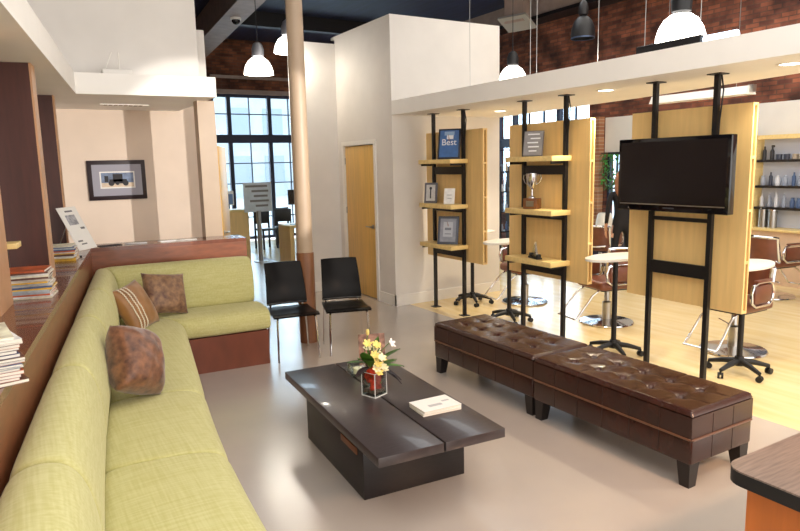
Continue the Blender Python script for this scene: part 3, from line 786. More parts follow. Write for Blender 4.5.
# white strip fixtures under and above the soffit
fx = thing('strip_light', 'white wedge-shaped light fixture below the soffit in front of the brick band', 'light fixture', (7.0, 4.88, 2.50))
MB().prism([(-.10, 0), (.10, 0), (.05, .09), (-.05, .09)], -.62, .62, M=Matrix.Rotation(PI/2, 4, 'X')).build('housing', trim_white, fx, smooth=False)
MB().box(-.03, .03, -.66, -.60, .02, .10).build('end_bracket', steel, fx, smooth=False)
for s in (-.45, .45): MB().tube([(0, s, .09), (0, s, CZ-2.50)], .004, 6).build('hanger', steel, fx)
fx = thing('fluorescent_light', 'glowing blue-white fluorescent batten seen just above the soffit edge', 'light fixture', (4.75, 3.45, 2.70))
MB().box(-.06, .06, -.165, .44, .0, .07, r=.005).build('housing', black_metal, fx)
MB().tube([(0, -.43, .035), (0, -.16, .035)], .03, 12).build('tube', tube_glow, fx)
MB().tube([(0, .4, .06), (0, .4, CZ-2.70)], .003, 6).build('hanger', steel, fx)
MB().tube([(0, -.12, .06), (0, -.12, CZ-2.70)], .003, 6).build('hanger', steel, fx)

# suspension rods of the soffit
for (x, y, nm) in ((4.9, 6.5, 'thin suspension rod rising from the soffit beside the white box'), (5.0, 5.55, 'thin suspension rod left of the unlit black pendant'), (5.0, 5.45, 'thin suspension rod close beside another rod, left of the unlit pendant'),
                   (4.95, 4.55, 'thin suspension rod right of the unlit black pendant')):
    tag(MB().tube([(x, y, SZ+.175), (x, y, CZ)], .0035, 6).build('suspension_rod', steel), nm, 'rod', 'soffit suspension rods')

# downlights
for k, (x, y, nm) in enumerate(((4.66, 4.18, 'round recessed downlight in the soffit left of the television'), (4.62, 2.55, 'round recessed downlight in the soffit at the right photo edge'), (5.2, 6.3, 'round recessed downlight in the soffit above the first stand'))):
    t = thing('downlight', nm, 'ceiling light', (x, y, SZ), 0, 'soffit downlights')
    MB().lathe([(.065, -.004), (.085, -.006), (.085, 0), (.065, 0)], 24).build('bezel', trim_white, t)
    MB().lathe([(0, -.003), (.065, -.003)], 24).build('lens', disc_glow, t)

gd = thing('air_duct', 'pale grey slanted duct panel where the brick wall meets the ceiling', 'duct', (8.45, 9.75, 4.40), .3)
MB().box(-.22, .22, -.3, .3, -.02, .02, M=Matrix.Rotation(.45, 4, 'Y')).build('duct_panel', mat('duct_grey', (176,172,168), .5, .2), gd, smooth=False)
MB().box(-.12, .12, -.2, .2, .0, CZ-4.40).build('duct_neck', taupe_steel, gd, smooth=False)
# pendants
def pendant(label, loc, R=.20, black=False):
    r_ = thing('pendant_lamp', label, 'pendant lamp', loc, 0, 'pendant lamps')
    h_ = .9*R*2*.62
    prof = [(R, 0), (R*.98, h_*.2), (R*.88, h_*.5), (R*.68, h_*.8), (R*.42, h_*.98), (R*.25, h_)]
    inner = [(r*.96, z) for r, z in prof][::-1]
    if black:
        prof = [(R, 0), (R*1.02, R*.3), (R*.95, R*.9), (R*.75, R*1.4), (R*.42, R*1.75), (R*.25, R*1.8)]; h_ = R*1.8; inner = [(r*.96, z) for r, z in prof][::-1]
    MB().lathe(prof+inner, 32).build('shade', black_plastic if black else lamp_glow, r_)
    cap = black_metal if black else mat('cap_grey', (140,140,146), .4, .4) if loc[0] < 4 else black_plastic
    MB().lathe([(R*.25, h_), (R*.4, h_+.02), (R*.42, h_+.12), (R*.3, h_+.19), (.02, h_+.22), (0, h_+.22)], 24).build('lamp_housing', cap, r_)
    MB().tube([(0, 0, h_+.2), (0, 0, CZ-loc[2])], .006, 6).build('cord', black_plastic, r_)
    if black:
        MB().lathe([(R*1.0, -.012), (R*1.02, 0), (R, .01), (R*.96, .01)], 32).build('rim', mat('rim_blue', (70,84,110), .3, .5), r_)
    return r_
pendant('lit bell pendant lamp above the soffit over the television stand', (5.19, 3.83, 2.84), .21)
pendant('lit bell pendant lamp right of the white box, above the soffit', (6.68, 7.8, 3.02), .21)
pendant('lit bell pendant lamp in front of the far window, lower of two at left', (3.27, 9.4, 3.17), .21)
pendant('lit bell pendant lamp half hidden by the beige column', (3.42, 8.6, 3.36), .19)
pendant('unlit black dome pendant lamp in front of the red brick wall', (7.42, 7.11, 3.60), .17, True)
dc = thing('dome_camera', 'small black dome camera under the taupe roof beam', 'camera', (3.64, 11.5, 4.40))
MB().lathe([(.09, 0), (.09, -.04), (0, -.04)], 20).build('camera_base', trim_white, dc)
MB().ball((0, 0, -.04), .075, u=18, v=10).build('dome', gloss_black, dc)
tag(MB().tube([(1.9, 9.0, 4.88), (2.7, 15.9, 4.88)], .02, 8).build('conduit', steel), 'pale pipe under the dark ceiling left of the taupe beam', 'pipe')
tag(MB().tube([(3.75, 9.6, 4.884), (5.9, 9.4, 4.884)], .016, 8).build('conduit', steel), 'thin pale pipe across the ceiling behind the beige column', 'pipe')
vt = thing('air_vent', 'small slatted air vent in the left soffit above the picture', 'vent', (1.14, 7.62, LZ))
m = MB(); m.box(-.24, .24, -.05, .05, -.008, 0); m.build('vent_frame', trim_white, vt, smooth=False)
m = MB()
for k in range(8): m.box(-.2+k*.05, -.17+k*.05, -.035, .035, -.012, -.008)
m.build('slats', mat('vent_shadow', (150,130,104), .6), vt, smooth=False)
ap = thing('wireless_box', 'small white box with two rods lying on top of the left soffit', 'router', (.98, 6.83, LZ+.19))
MB().box(-.13, .13, -.07, .07, 0, .055, r=.01).build('box_body', trim_white, ap)
for s, e_ in ((-.03, -.10), (.03, .03)): MB().tube([(s if s > 0 else -.1, .02, .05), (s, .02, .22)], .006, 6).build('rod', trim_white, ap)

# ------------------------------------------------------------------ picture and the corridor
pc = thing('framed_picture', 'dark framed picture of a vintage vehicle on the cream wall', 'picture', (1.095, 8.3, 1.727))
MB().box(-.315, .315, -.03, 0, -.228, .228, r=.004).build('picture_frame', mat('frame_espresso', (40,26,30), .35), pc)
MB().box(-.268, .268, -.032, -.028, -.18, .18).build('mat_board', mat('grey_mat', (158,158,170), .7), pc, smooth=False)
MB().box(-.19, .19, -.034, -.03, -.095, .10).build('print_border', paper, pc, smooth=False)
MB().box(-.175, .175, -.036, -.032, -.08, .085).build('print_sky', mat('print_sky', (110,126,154), .6, var=.2, vscale=14), pc, smooth=False)
m = MB(); m.box(-.175, .175, -.038, -.034, -.08, -.03); m.build('print_ground', mat('print_ground', (214,196,172), .6, var=.1, vscale=20), pc, smooth=False)
m = MB(); D_ = mat('print_dark', (26,24,32), .6)
m.box(-.05, .055, -.040, -.036, -.02, .07); m.box(-.09, .10, -.040, -.036, -.04, .01)
Mr = Matrix.Rotation(PI/2, 4, 'X')
for (x, r__) in ((-.07, .032), (.085, .032), (-.005, .022)): m.lathe([(0, .035), (r__, .035), (r__, .041), (0, .041)], 18, M=Matrix.Translation((x, 0, -.035)) @ Mr)
m.box(-.14, -.10, -.040, -.036, -.02, .05)
m.build('print_vehicle', D_, pc, smooth=False)

d2 = bpy.data.objects.new('door_2', None); COL.objects.link(d2); struct(d2)
d2.location = (2.33, 8.47, 0); d2.rotation_euler = (0, 0, rad(-22))
MB().box(-.02, .02, 0, .86, .01, 2.12, r=.002).build('door_leaf', door_wood, d2)
lever(d2, Matrix.Translation((.02, .07, 1.0)) @ Euler((0, PI/2, 0)).to_matrix().to_4x4() @ Matrix.Rotation(PI/2, 4, 'Z'))

# magazines -----------------------------------------------------------------
MAG = []
covers = [(206,196,184), (188,92,52), (64,84,128), (222,172,62), (232,228,222), (96,62,48), (172,180,186), (228,214,190)]
for q, c_ in enumerate(covers):
    cm = mat(f'cover_{q}', c_, .35, var=.2, vscale=14)
    b_ = MB(); b_.box(-.105, .105, -.14, .14, .0008, .0092, mi=1); b_.box(-.107, .106, -.141, .141, .0092, .0100); b_.box(-.107, .106, -.141, .141, 0, .0008); b_.box(-.108, -.106, -.141, .141, 0, .01)
    o = b_.build('magazine', [cm, page_white], smooth=False); MAG.append(o)
first = [True]*len(MAG)
def mag_stack(x, y, z, n, rz, jit, grp, top_label, rest_label):
    for k in range(n):
        q = random.randrange(len(MAG))
        if first[q]: o = MAG[q]; first[q] = False
        else: o = MAG[q].copy(); COL.objects.link(o)
        hh = random.uniform(.75, 1.25)
        o.scale = (1, 1, hh)
        o.location = (x+random.uniform(-jit, jit)+.0009*(n-k), y+random.uniform(-jit, jit)-.001*(n-k), z); o.rotation_euler = (0, 0, rz+random.uniform(-.09, .09))
        z += .0101*hh
        tag(o, top_label if k == n-1 else rest_label, 'magazine', grp)
def near_ledge(s, d): return MP(s, d)
p = MP(4.10, -.10); mag_stack(p.x, p.y, 1.121, 16, -TA+.35, .014, 'magazines in the nearest stack', 'top magazine of the nearest stack at the left photo edge', 'magazine under the top one in the nearest stack at the left edge')
p = MP(2.42, -.20); mag_stack(p.x, p.y, 1.121, 17, -TA+PI/2, .012, 'magazines in the middle stack', 'top magazine of the stack in front of the wide dark pillar', 'magazine under the top one in the stack before the wide dark pillar')
p = MP(.74, -.21); mag_stack(p.x, p.y, 1.121, 12, -TA+PI/2, .012, 'magazines in the rear stack', 'top magazine of the rear stack beside the white placard', 'magazine under the top one in the rear stack beside the white placard')
for k in range(len(MAG)):
    if first[k]: bpy.data.objects.remove(MAG[k])
pl = thing('placard', 'white printed placard leaning on a stand at the ledge corner', 'sign', (.49, 6.50, 1.124), rad(53))
Ml = Matrix.Rotation(rad(-26), 4, 'X')
MB().box(0, .28, -.003, .003, 0, .43, M=Ml).build('board', paper, pl, smooth=False)
m = MB(); m.box(.06, .20, -.005, -.002, .25, .35, M=Ml); m.build('grey_photo', mat('grey_photo', (150,150,156), .6, var=.3, vscale=30), pl, smooth=False)
m = MB(); m.box(.19, .25, -.005, -.002, .20, .22, M=Ml); m.box(.09, .2, -.005, -.002, .38, .395, M=Ml); m.box(.05, .12, -.005, -.002, .08, .095, M=Ml); m.box(.08, .16, -.005, -.002, .05, .062, M=Ml)
m.build('text_lines', mat('sign_text', (110,110,116), .6), pl, smooth=False)
MB().tube([Ml @ Vector((.14, .004, .34)), Vector((.14, .30, 0))], .005, 6).build('easel_leg', steel, pl)
lf = [((.78, 6.80), .25, 'dark folded leaflet lying on the ledge right of the placard', (50,50,58)), ((1.02, 6.82), -.1, 'pale leaflet on the ledge top behind the short sofa back', (206,206,208)), ((1.33, 6.80), .15, 'white leaflet on the ledge top below the framed picture', (240,240,240)), ((1.50, 6.78), -.2, 'small white flyer on the ledge near the beige post', (232,230,226))]
for (xy, rz, nm, c_) in lf:
    o = MB().box(-.10, .10, -.05, .05, 0, .006, r=.001).build('leaflet', mat(f'leaf_{c_}', c_, .6)); o.location = (xy[0], xy[1], 1.121); o.rotation_euler = (0, 0, rz)
    tag(o, nm, 'leaflet', 'leaflets on the ledge')
rm = tag(MB().box(-.03, .03, -.012, .012, 0, .012, r=.003).build('marker_pen', black_plastic), 'small black pen on the ledge edge below the placard', 'pen'); rm.location = (.44, 6.05, 1.121); rm.rotation_euler = (0, 0, .2)

# ------------------------------------------------------------------ on the coffee table
def on_table(x, y): return (x, y, TZ)
vs = thing('flower_vase', 'square clear glass vase with red filling on the coffee table', 'vase', on_table(1.85, 3.47), rad(20))
V = .055
m = MB(); 
for (a_, b_, c_, d_) in ((-V, -V+.005, -V, V), (V-.005, V, -V, V), (-V+.005, V-.005, -V, -V+.005), (-V+.005, V-.005, V-.005, V)): m.box(a_, b_, c_, d_, 0, .155)
m.box(-V, V, -V, V, 0, .02); m.build('glass', clear, vs, smooth=False)
m = MB()
for sx in (-1, 1):
    for sy in (-1, 1): m.box(sx*V-.0018, sx*V+.0018, sy*V-.0018, sy*V+.0018, 0, .155)
for q in (-1, 1):
    for z in (.006, .155): m.box(-V, V, q*V-.0012, q*V+.0012, z-(.005 if z < .1 else .0015), z+.0015); m.box(q*V-.0012, q*V+.0012, -V, V, z-(.005 if z < .1 else .0015), z+.0015)
m.build('edge_glints', mat('edge_glint_white', (226,230,230), .15), vs, smooth=False)  # white bars stand in for bright refraction along the glass edges
MB().box(-V+.008, V-.008, -V+.008, V-.008, .022, .045, r=.004).build('pebbles', mat('pebbles', (130,110,96), .6, var=.4, vscale=60), vs)
red = mat('red_filling', (222,58,24), .5, var=.2, vscale=40)
m = MB()
for k in range(40): m.ball((random.uniform(-.03, .03), random.uniform(-.03, .03), random.uniform(.05, .165)), random.uniform(.014, .024), u=8, v=6, sc=(1, 1, 1.2))
m.build('red_petals', red, vs)
m = MB()
for k in range(5): m.ball((.03, -.02+.012*k, .075+.012*(k % 3)), .016, u=8, v=6)
m.build('green_moss', mat('moss', (140,150,60), .7), vs)

fl = thing('flower_bouquet', 'small bouquet of yellow and white flowers with green leaves in the vase', 'flowers', (1.85, 3.47, TZ+.15))
stem_m = mat('stem_green', (84,112,44), .6); leaf_m = mat('leaf_green', (70,108,36), .5, var=.25, vscale=12); yel = mat('yellow_petal', (232,210,122), .5, var=.1, vscale=20)
cream_p = mat('cream_petal', (244,236,196), .5); wht = mat('white_petal', (244,240,236), .5); drk = mat('dark_leaf', (46,34,40), .5)
def leafshape(m, base, d, L, wd, droop=.2):
    d = Vector(d).normalized(); sd = d.cross(Vector((0, 0, 1))); sd = sd.normalized() if sd.length > .01 else Vector((1, 0, 0)); up = sd.cross(d)
    def f(u, v):
        w_ = wd*math.sin(PI*min(1, v*.97+.03))**.8*(u-.5)
        return Vector(base)+d*L*v+sd*w_+up*(.15*abs(u-.5)*wd)-Vector((0, 0, droop*L*v*v))
    m.grid(f, 5, 8)
    m.grid(lambda u, v: f(1-u, v)-up*.0012, 5, 8)
def petals(m, c, r, n, tilt, nz=Vector((0, 0, 1))):
    q = nz.to_track_quat('Z', 'Y').to_matrix().to_4x4()
    for k in range(n):
        M = Matrix.Translation(c) @ q @ Matrix.Rotation(2*PI*k/n, 4, 'Z') @ Matrix.Rotation(-tilt, 4, 'Y')
        m.ball((r*.6, 0, 0), r*.6, sc=(1, .55, .22), u=8, v=6, M=M)
heads = [((-.01, -.03, .10), yel), ((.02, .0, .13), cream_p), ((.0, -.05, .06), yel), ((.05, -.02, .08), yel), ((-.03, .02, .15), cream_p), ((.03, -.05, .04), cream_p), ((-.05, -.02, .19), yel), ((.01, -.02, .17), yel), ((.02, -.06, .10), cream_p), ((-.02, -.05, .12), yel), ((.05, -.04, .02), cream_p), ((.0, -.06, .01), yel), ((.03, .02, .16), yel), ((-.01, -.05, .03), cream_p)]
for (h_, m_) in heads:
    st = MB().tube([(h_[0]*.3, h_[1]*.3, -.08), (h_[0]*.7, h_[1]*.7, h_[2]*.5), h_], .003, 6).build('stem', stem_m, fl)
    b_ = MB(); petals(b_, h_, .03, 6, .5, Vector((h_[0]*4, h_[1]*4-.5, .7)).normalized()); b_.ball(h_, .009, u=8, v=6); b_.build('blossom', m_, st)
st = MB().tube([(-.02, 0, -.05), (-.05, .02, .14), (-.035, .0, .245)], .003, 6).build('stem', stem_m, fl)
b_ = MB(); b_.ball((-.035, 0, .26), .014, sc=(.8, .8, 1.5), u=10, v=8); b_.build('bud', yel, st)
st = MB().tube([(.02, 0, -.05), (.07, .02, .12), (.12, .0, .17)], .003, 6).build('stem', stem_m, fl)
b_ = MB(); petals(b_, (.125, -.01, .165), .03, 5, .35, Vector((.4, -.7, .5)).normalized()); b_.build('blossom', wht, st)
for (b0, d0, L, wd) in (((-.02, 0, .06), (-.75, -.35, .55), .15, .10), ((-.02, 0, .03), (-.4, -.3, .75), .20, .09), ((-.02, .02, .05), (-.9, .1, .35), .16, .05), ((.02, 0, .05), (.9, -.1, .6), .20, .05), ((.02, 0, .03), (.9, -.3, .1), .18, .055), ((0, .02, .05), (.4, .3, .9), .22, .05), ((.01, -.01, .03), (.6, -.5, .5), .16, .05), ((-.01, 0, .05), (-.2, .2, 1), .2, .04), ((.02, .0, .03), (1, .2, .2), .17, .05), ((0, 0, .06), (.2, -.3, .9), .16, .03)):
    b_ = MB(); leafshape(b_, b0, d0, L, wd); b_.build('leaf', leaf_m, fl, angle=180)
for (b0, d0, L, wd) in (((.02, -.01, .02), (.9, -.5, -.05), .15, .06), ((-.03, 0, .03), (-.8, -.2, .15), .12, .06), ((.03, 0, .02), (.8, -.6, -.2), .15, .045)):
    b_ = MB(); leafshape(b_, b0, d0, L, wd, .5); b_.build('dark_leaf', drk, fl, angle=180)
bw = thing('glass_bowl', 'small clear glass candle bowl behind the flower vase', 'bowl', on_table(1.945, 3.885))
MB().lathe([(0, .001), (.05, .001), (.075, .025), (.08, .05), (.065, .085), (.062, .085), (.075, .05), (.07, .027), (.047, .006), (0, .006)], 28).build('bowl_glass', clear, bw)
MB().lathe([(0, .007), (.03, .007), (.03, .05), (0, .05)], 18).build('candle', cream_p, bw)
cd = thing('photo_stand', 'brownish photo card in a clear stand behind the flowers', 'card stand', on_table(2.12, 3.99), rad(-20))
Ml = Matrix.Rotation(rad(-8), 4, 'X')
MB().box(-.095, .095, -.003, .003, 0, .235, M=Ml).build('card', mat('card_photo', (84,54,46), .5, rgb2=(190,146,124), vscale=18), cd, smooth=False)
MB().box(-.09, .09, -.045, .03, 0, .006).build('stand_foot', clear, cd, smooth=False)
# white booklets
bk_c = ((1.945+2.174)/2, (3.187+2.99)/2)
for k, (dz, rz, nm) in enumerate(((0, -.02, 'lower white booklet of the pair on the coffee table'), (.0165, .03, 'upper white booklet of the pair on the coffee table'))):
    t = thing('booklet', nm, 'booklet', (2.035, 3.06, TZ+.0005+dz), -rad(4)+rz, 'white booklets')
    MB().box(-.125, .125, -.09, .09, .001, .015).build('pages', page_white, t, smooth=False)
    MB().box(-.127, .127, -.092, .092, .015, .016).build('cover', paper, t, smooth=False)
    if k: MB().box(-.06, .03, -.04, -.01, .016, .0164).box(.05, .10, .0, .02, .016, .0164).build('cover_print', mat('booklet_grey', (186,186,190), .6), t, smooth=False)

# ------------------------------------------------------------------ counter in the near right corner
rc = thing('reception_counter', 'orange wooden counter with grey woodgrain top in the bottom right corner', 'counter', (2.08, 1.29, 0))
CT = .75
def rounded(w_, d_, r, n=7):
    pts = []
    for k in range(n): a_ = PI/2+PI/2*k/(n-1); pts.append((r+r*math.cos(a_), -r+r*math.sin(a_)))
    return pts+[(0, -d_), (w_, -d_), (w_, 0)]
MB().prism(rounded(1.5, 1.9, .07), CT-.006, CT).build('counter_top', grey_grain, rc, smooth=False)
MB().prism(rounded(1.5, 1.9, .07), CT-.055, CT-.006).build('edge_band', black_plastic, rc)
MB().box(.06, 1.5, -1.85, -.06, 0, CT-.055).build('cabinet', orange_wood, rc, smooth=False)

# ------------------------------------------------------------------ entrance area
dk = thing('reception_desk', 'maple reception desk near the far window', 'desk', (3.70, 12.6, 0))
MB().box(-.75, .30, -.05, .0, 0, .98).build('front_panel', maple, dk, smooth=False)
MB().box(.25, .30, 0, 1.1, 0, .98).build('side_panel', maple, dk, smooth=False)
MB().box(-.78, .33, -.08, .35, .98, 1.03, r=.004).build('desk_top', maple_pale, dk)
MB().box(-.75, .25, 0, .9, .70, .73).build('work_surface', maple_pale, dk, smooth=False)
MB().box(-.2, -.15, .1, .9, 0, .70).build('inner_panel', maple, dk, smooth=False)
hb = thing('handbag', 'black handbag lying on the maple reception desk', 'bag', (3.52, 12.62, 1.031))
MB().box(-.15, .13, -.07, .07, 0, .13, r=.04, seg=3).build('bag_body', black_plastic, hb)
MB().tube([(-.09, 0, .12), (-.07, 0, .19), (.05, 0, .19), (.08, 0, .12)], .008, 6).build('strap', black_plastic, hb)
mo = thing('monitor', 'pale blue computer monitor on the reception desk', 'monitor', (3.6, 12.82, 1.031))
MB().box(-.2, .2, -.015, .015, .08, .36, r=.005).build('monitor_body', trim_white, mo)
MB().box(-.18, .18, -.018, -.014, .10, .30).build('screen', mat('blue_screen', (120,150,190), .3), mo, smooth=False)
MB().box(-.08, .08, -.06, .06, 0, .012).tube([(0, 0.02, .01), (0, 0.02, .12)], .015, 8).build('stand', trim_white, mo)
sg = thing('sign_stand', 'clear acrylic sign on a steel post by the reception desk', 'sign', (4.14, 12.36, 0))
MB().lathe([(0, 0), (.14, 0), (.14, .012), (0, .012)], 24).tube([(0, 0, .01), (0, 0, 1.0)], .045, 14).build('post', steel, sg)
MB().box(-.28, .28, -.008, .0, .98, 1.55).build('sign_panel', mat('frosted_panel', (208,216,222), .3, var=.05), sg, smooth=False)
m = MB()
for k, (a_, b_) in enumerate(((-.24, .2), (-.12, .22), (-.08, .2), (-.16, .22), (-.05, .2))): m.box(a_, b_, -.011, -.008, 1.46-k*.095, 1.50-k*.095)
m.build('sign_text', mat('sign_grey', (128,124,122), .5), sg, smooth=False)
def dark_chair(loc, rz, label):
    r_ = thing('dining_chair', label, 'chair', loc, rz, 'dark chairs by the far window')
    MB().box(-.2, .2, -.2, .2, .42, .46, r=.01).build('seat', black_wood, r_)
    MB().box(-.2, .2, .17, .2, .56, .86, r=.01).build('backrest', black_wood, r_)
    for x in (-.18, .18):
        MB().box(x-.018, x+.018, -.19, -.155, 0, .42).build('leg', black_wood, r_, smooth=False)
        MB().box(x-.018, x+.018, .165, .2, 0, .86).build('leg', black_wood, r_, smooth=False)
    return r_
c_ = dark_chair((4.95, 14.3, 0), .2, 'dark chair left of the sign post, in front of the far window')
dup(c_, (5.45, 14.5, 0), -.3, 'dark chair right of the sign post, in front of the far window')
dup(c_, (5.75, 15.0, 0), .4, 'dark chair standing farthest back, close to the far window')
lt = thing('side_table', 'pale maple table half hidden by the beige column', 'table', (4.62, 11.7, 0))
MB().box(-.22, .55, -.3, .3, .70, .75, r=.004).build('table_top', maple_pale, lt)
MB().box(-.22, -.14, -.3, .3, 0, .70).build('side_panel', maple, lt, smooth=False)
MB().box(.47, .55, -.3, .3, 0, .70).build('side_panel', maple, lt, smooth=False)
m2 = thing('monitor', 'black computer monitor on the pale table beside the beige column', 'monitor', (4.62, 11.6, .751), .2)
MB().box(-.16, .24, -.015, .015, .38, .66, r=.005).build('monitor_body', black_plastic, m2)
MB().box(-.14, .22, -.018, -.014, .41, .64).build('screen', screen_black, m2, smooth=False)
MB().box(-.1, .1, -.08, .08, 0, .012).tube([(0, .01, .01), (0, .01, .45)], .015, 8).build('stand', steel, m2)

# salon background: plants, bin, product rack, person
hp = thing('hanging_plant', 'green trailing plant hanging in the narrow window left of the television', 'plant', (WX-.12, 8.36, 1.93))
MB().tube([(0, -.2, .02), (0, .22, .02)], .008, 6).build('rail', black_metal, hp)
random.seed(3)
for k in range(7):
    y = -.17+k*.055; L = random.uniform(.45, .95)
    st = MB().tube([(0, y, .02), (-.02, y+.01, -L*.5), (0, y-.01, -L)], .004, 5).build('vine', stem_m, hp)
    b_ = MB()
    for j in range(int(L/.05)):
        leafshape(b_, (-.01, y, -j*.05), (random.uniform(-1, .3), random.uniform(-1, 1), -.3), .075, .045, .3)
    b_.build('foliage', mat('vine_green', (62,140,58), .5, var=.25, vscale=9), st, angle=180)
bn = thing('white_bin', 'white tapered bin on a dark cabinet left of the television', 'bin', (8.95, 7.98, .56))
MB().lathe([(0, 0), (.17, 0), (.15, .2), (.12, .33), (.10, .35), (0, .36)], 24).build('bin_body', white_top, bn)
ck = thing('dark_cabinet', 'low dark cabinet under the narrow window by the brick pier', 'cabinet', (9.3, 8.15, 0))
MB().box(-.55, .28, -.42, .28, 0, .55, r=.004).build('cabinet_body', mat('navy_cabinet', (40,40,62), .5), ck)
MB().box(-.57, .29, -.43, .29, .55, .56).build('cabinet_top', black_wood, ck, smooth=False)
rk = thing('product_rack', 'tall dark rack of products in front of the window between the stands', 'rack', (8.6, 10.3, 0))
for x in (-.2, .2): MB().box(x-.015, x+.015, -.15, .15, 0, 1.75).build('upright', black_metal, rk, smooth=False)
for z in (.45, .85, 1.25, 1.65): MB().box(-.2, .2, -.15, .15, z-.02, z).build('rack_shelf', black_metal, rk, smooth=False)
for k in range(12):
    o = bottle(('round', 'tall', 'jar')[k % 3], cols[(k*3) % 8]); o.location = (8.48+.12*(k % 3), 10.22, (.851, 1.251, 1.651, .451)[k//3])
    tag(o, 'hair product standing on the tall dark rack by the window', 'bottle', 'products on the dark rack')

# person: stylist in black seen behind the television
def person(loc, rz):
    r_ = thing('person', 'person with long brown hair in black clothes, half hidden behind the television', 'person', loc, rz)
    J = {'pel': (0, 0, .92), 'bel': (0, 0, 1.05), 'chest': (0, .0, 1.25), 'neckb': (0, .01, 1.40), 'neck': (0, .0, 1.46), 'head': (0, -.02, 1.53), 'crown': (0, -.015, 1.63),
         'lh': (.09, 0, .88), 'lk': (.10, -.02, .48), 'la': (.10, .02, .09), 'lt': (.10, -.13, .03), 'rh': (-.09, 0, .88), 'rk': (-.10, -.02, .48), 'ra': (-.10, .02, .09), 'rt': (-.10, -.13, .03),
         'ls': (.17, 0, 1.36), 'le': (.22, .02, 1.09), 'lw': (.20, -.10, .88), 'lhd': (.19, -.13, .80), 'rs': (-.17, 0, 1.36), 're': (-.22, .02, 1.09), 'rw': (-.20, -.10, .88), 'rhd': (-.19, -.13, .80)}
    Rr = {'pel': .14, 'bel': .115, 'chest': .13, 'neckb': .07, 'neck': .048, 'head': .075, 'crown': .078, 'lh': .085, 'lk': .055, 'la': .042, 'lt': .035, 'ls': .055, 'le': .04, 'lw': .028, 'lhd': .03}
    E_ = [('pel', 'bel'), ('bel', 'chest'), ('chest', 'neckb'), ('neckb', 'neck'), ('neck', 'head'), ('head', 'crown')]
    for s in 'lr': E_ += [('pel', s+'h'), (s+'h', s+'k'), (s+'k', s+'a'), (s+'a', s+'t'), ('chest', s+'s'), (s+'s', s+'e'), (s+'e', s+'w'), (s+'w', s+'hd')]
    nm = list(J); me = bpy.data.meshes.new('b'); me.from_pydata([J[n] for n in nm], [(nm.index(a_), nm.index(b_)) for a_, b_ in E_], [])
    o = bpy.data.objects.new('b', me); COL.objects.link(o)
    o.modifiers.new('sk', 'SKIN'); su = o.modifiers.new('su', 'SUBSURF'); su.levels = 2
    for i, n in enumerate(nm):
        v = Rr.get(n, Rr.get('l'+n[1:])); me.skin_vertices[0].data[i].radius = (v, v*.85); me.skin_vertices[0].data[i].use_root = (n == 'pel')
    dg = bpy.context.evaluated_depsgraph_get(); bm_ = bpy.data.meshes.new_from_object(o.evaluated_get(dg)); bpy.data.objects.remove(o)
    bm_.materials.clear(); bm_.materials.append(mat('black_clothes', (20,20,26), .8)); bm_.materials.append(mat('skin', (214,164,136), .5))
    for p_ in bm_.polygons:
        z = p_.center.z
        p_.use_smooth = True
        p_.material_index = 1 if (z > 1.42 or (abs(p_.center.x) > .14 and z < .93 and z > .74)) else 0
    body = bpy.data.objects.new('body', bm_); COL.objects.link(body); body.parent = r_
    for s in (-1, 1):
        for k in range(4):
            y = -.155+k*.018
            MB().tube([(s*.19, y, .80), (s*.188, y-.004, .755), (s*.178, y-.003, .72-.01*(k % 2))], [.009, .008, .006], 6).build('finger', MATS['skin'], r_)
        MB().tube([(s*.18, -.16, .82), (s*.165, -.185, .79), (s*.158, -.185, .755)], [.010, .009, .007], 6).build('thumb', MATS['skin'], r_)
        MB().ball((s*.03, -.092, 1.575), .009, u=8, v=6).build('eye', mat('eye_dark', (40,30,26), .3), r_)
    MB().tube([(0, -.092, 1.57), (0, -.112, 1.545), (0, -.094, 1.54)], [.007, .011, .006], 8).build('nose', MATS['skin'], r_)
    MB().tube([(-.02, -.09, 1.515), (0, -.096, 1.515), (.02, -.09, 1.515)], .004, 6).build('mouth', mat('lip', (170,90,84), .5), r_)
    h_ = MB(); h_.ball((0, .012, 1.60), .098, sc=(1, 1.08, 1.08), u=20, v=14)
    for k in range(15):
        a_ = -.25+PI*1.0*k/14+.0
        x, y = .092*math.cos(a_), .03+.085*math.sin(a_)
        h_.tube([(x*.8, y*.8, 1.64), (x*1.05, y*1.05, 1.55), (x*1.12, y*1.2+.01, 1.42), (x*1.0, y*1.3+.02, 1.28+.02*(k % 3))], [.03, .034, .03, .012], 8)
    h_.build('hair', mat('brown_hair', (150,98,62), .5, var=.2, vscale=30, stretch=(6,6,1)), r_)
    return r_
person((7.45, 6.32, 0), rad(150))

# ------------------------------------------------------------------ street outside
bl = thing('building', 'pale blue building across the street seen through the far window', 'building', (9, 44, -.15))
MB().box(-9, 14, 0, 8, 0, 7.5).build('facade', mat('pale_blue_facade', (206,218,230), .8, var=.05, vscale=.6), bl, smooth=False)
for k in range(9):
    for z in (1.0, 4.2): MB().box(-8+k*2.4, -6.6+k*2.4, -.06, .02, z, z+1.8).build('window', mat('far_window', (176,192,208), .4), bl, smooth=False)

st = MB().box(-30, 60, 16.3, 90, -.25, -.15).build('ground', mat('pale_pavement', (214,220,226), .8, var=.05, vscale=.3), smooth=False); struct(st)
st2 = MB().box(9.85, 60, -30, 16.3, -.25, -.15).build('ground', mat('pale_pavement', (214,220,226), .8), smooth=False); struct(st2)

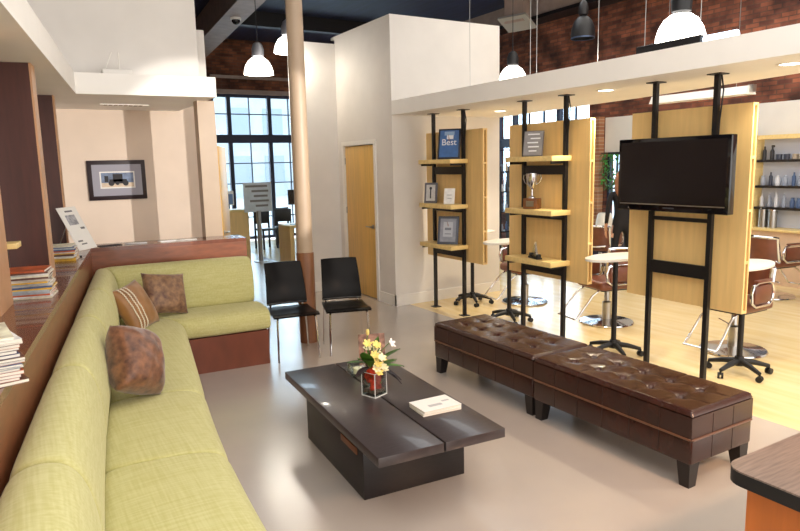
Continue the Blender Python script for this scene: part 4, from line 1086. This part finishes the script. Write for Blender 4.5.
# ------------------------------------------------------------------ light
wd = bpy.data.worlds.new('world'); SC.world = wd; wd.use_nodes = True
nt = wd.node_tree; bg = nt.nodes['Background']
tc = nt.nodes.new('ShaderNodeTexCoord'); sp = nt.nodes.new('ShaderNodeSeparateXYZ'); nt.links.new(tc.outputs['Generated'], sp.inputs[0])
def ramp(src, els):
    mr = nt.nodes.new('ShaderNodeMapRange'); mr.inputs[1].default_value = -1; mr.inputs[2].default_value = 1
    nt.links.new(src, mr.inputs[0]); r = nt.nodes.new('ShaderNodeValToRGB'); nt.links.new(mr.outputs[0], r.inputs['Fac'])
    while len(r.color_ramp.elements) < len(els): r.color_ramp.elements.new(.5)
    for e_, (p_, c_) in zip(r.color_ramp.elements, els): e_.position = p_; e_.color = (*c_, 1)
    return r.outputs['Color']
# hazy bright sky: strongest low down on the far side, warmer and softer overhead and behind
az = ramp(sp.outputs[1], [(0, (.30, .285, .27)), (.5, (.34, .33, .32)), (.75, (.55, .60, .66)), (1, (1.25, 1.36, 1.42))])
el = ramp(sp.outputs[2], [(0, (1, 1, 1)), (.55, (1, 1, 1)), (.8, (.85, .82, .78)), (1, (.80, .76, .70))])
mx = nt.nodes.new('ShaderNodeMix'); mx.data_type = 'RGBA'; mx.blend_type = 'MULTIPLY'; mx.inputs[0].default_value = 1
nt.links.new(az, mx.inputs[6]); nt.links.new(el, mx.inputs[7]); nt.links.new(mx.outputs[2], bg.inputs['Color'])
bg.inputs['Strength'].default_value = 6.5
def light(kind, name, loc, energy, color=(1, .93, .82), size=.1, target=None, spot=None, blend=.5, sy=None):
    l = bpy.data.lights.new(name, kind); l.energy = energy; l.color = color
    if kind == 'AREA':
        l.size = size
        if sy: l.shape = 'RECTANGLE'; l.size_y = sy
    else: l.shadow_soft_size = size
    if spot: l.spot_size = rad(spot); l.spot_blend = blend
    o = bpy.data.objects.new(name, l); COL.objects.link(o); o.location = loc
    if target is not None: o.rotation_euler = (Vector(target)-Vector(loc)).to_track_quat('-Z', 'Y').to_euler()
    return o
for i, p in enumerate(((5.19, 3.83, 2.80), (6.68, 7.8, 2.98), (3.27, 9.4, 3.13), (3.42, 8.6, 3.32))): light('POINT', 'pendant_bulb', p, 12, size=.08)
for (x, y) in ((4.66, 4.18), (5.2, 6.3), (4.68, 1.0)): light('SPOT', 'downlight_beam', (x, y, SZ-.03), 60, (1, .86, .62), .05, (x, y, 0), 110, .6)
light('SPOT', 'stripe_shadow_spot', (3.72, 1.9, 2.36), 680, (1, .93, .86), .03, (1.35, 8.3, 1.75), 24, .25)  # unseen spot added so the beige post throws its stripe on the wall
light('SPOT', 'downlight_beam', (4.62, 2.55, SZ-.03), 50, (1, .86, .62), .05, (4.62, 2.55, 0), 110, .6)
light('SPOT', 'warm_fill_spot', (3.0, -.3, 2.5), 260, (1, .58, .34), .15, (2.9, 2.2, .15), 62, 1)  # unseen warm fill added for the ottoman end and nearby floor

vs_ = SC.view_settings; vs_.view_transform = 'Standard'; vs_.look = 'None'; vs_.gamma = 1; vs_.use_curve_mapping = False
vs_.exposure = .5
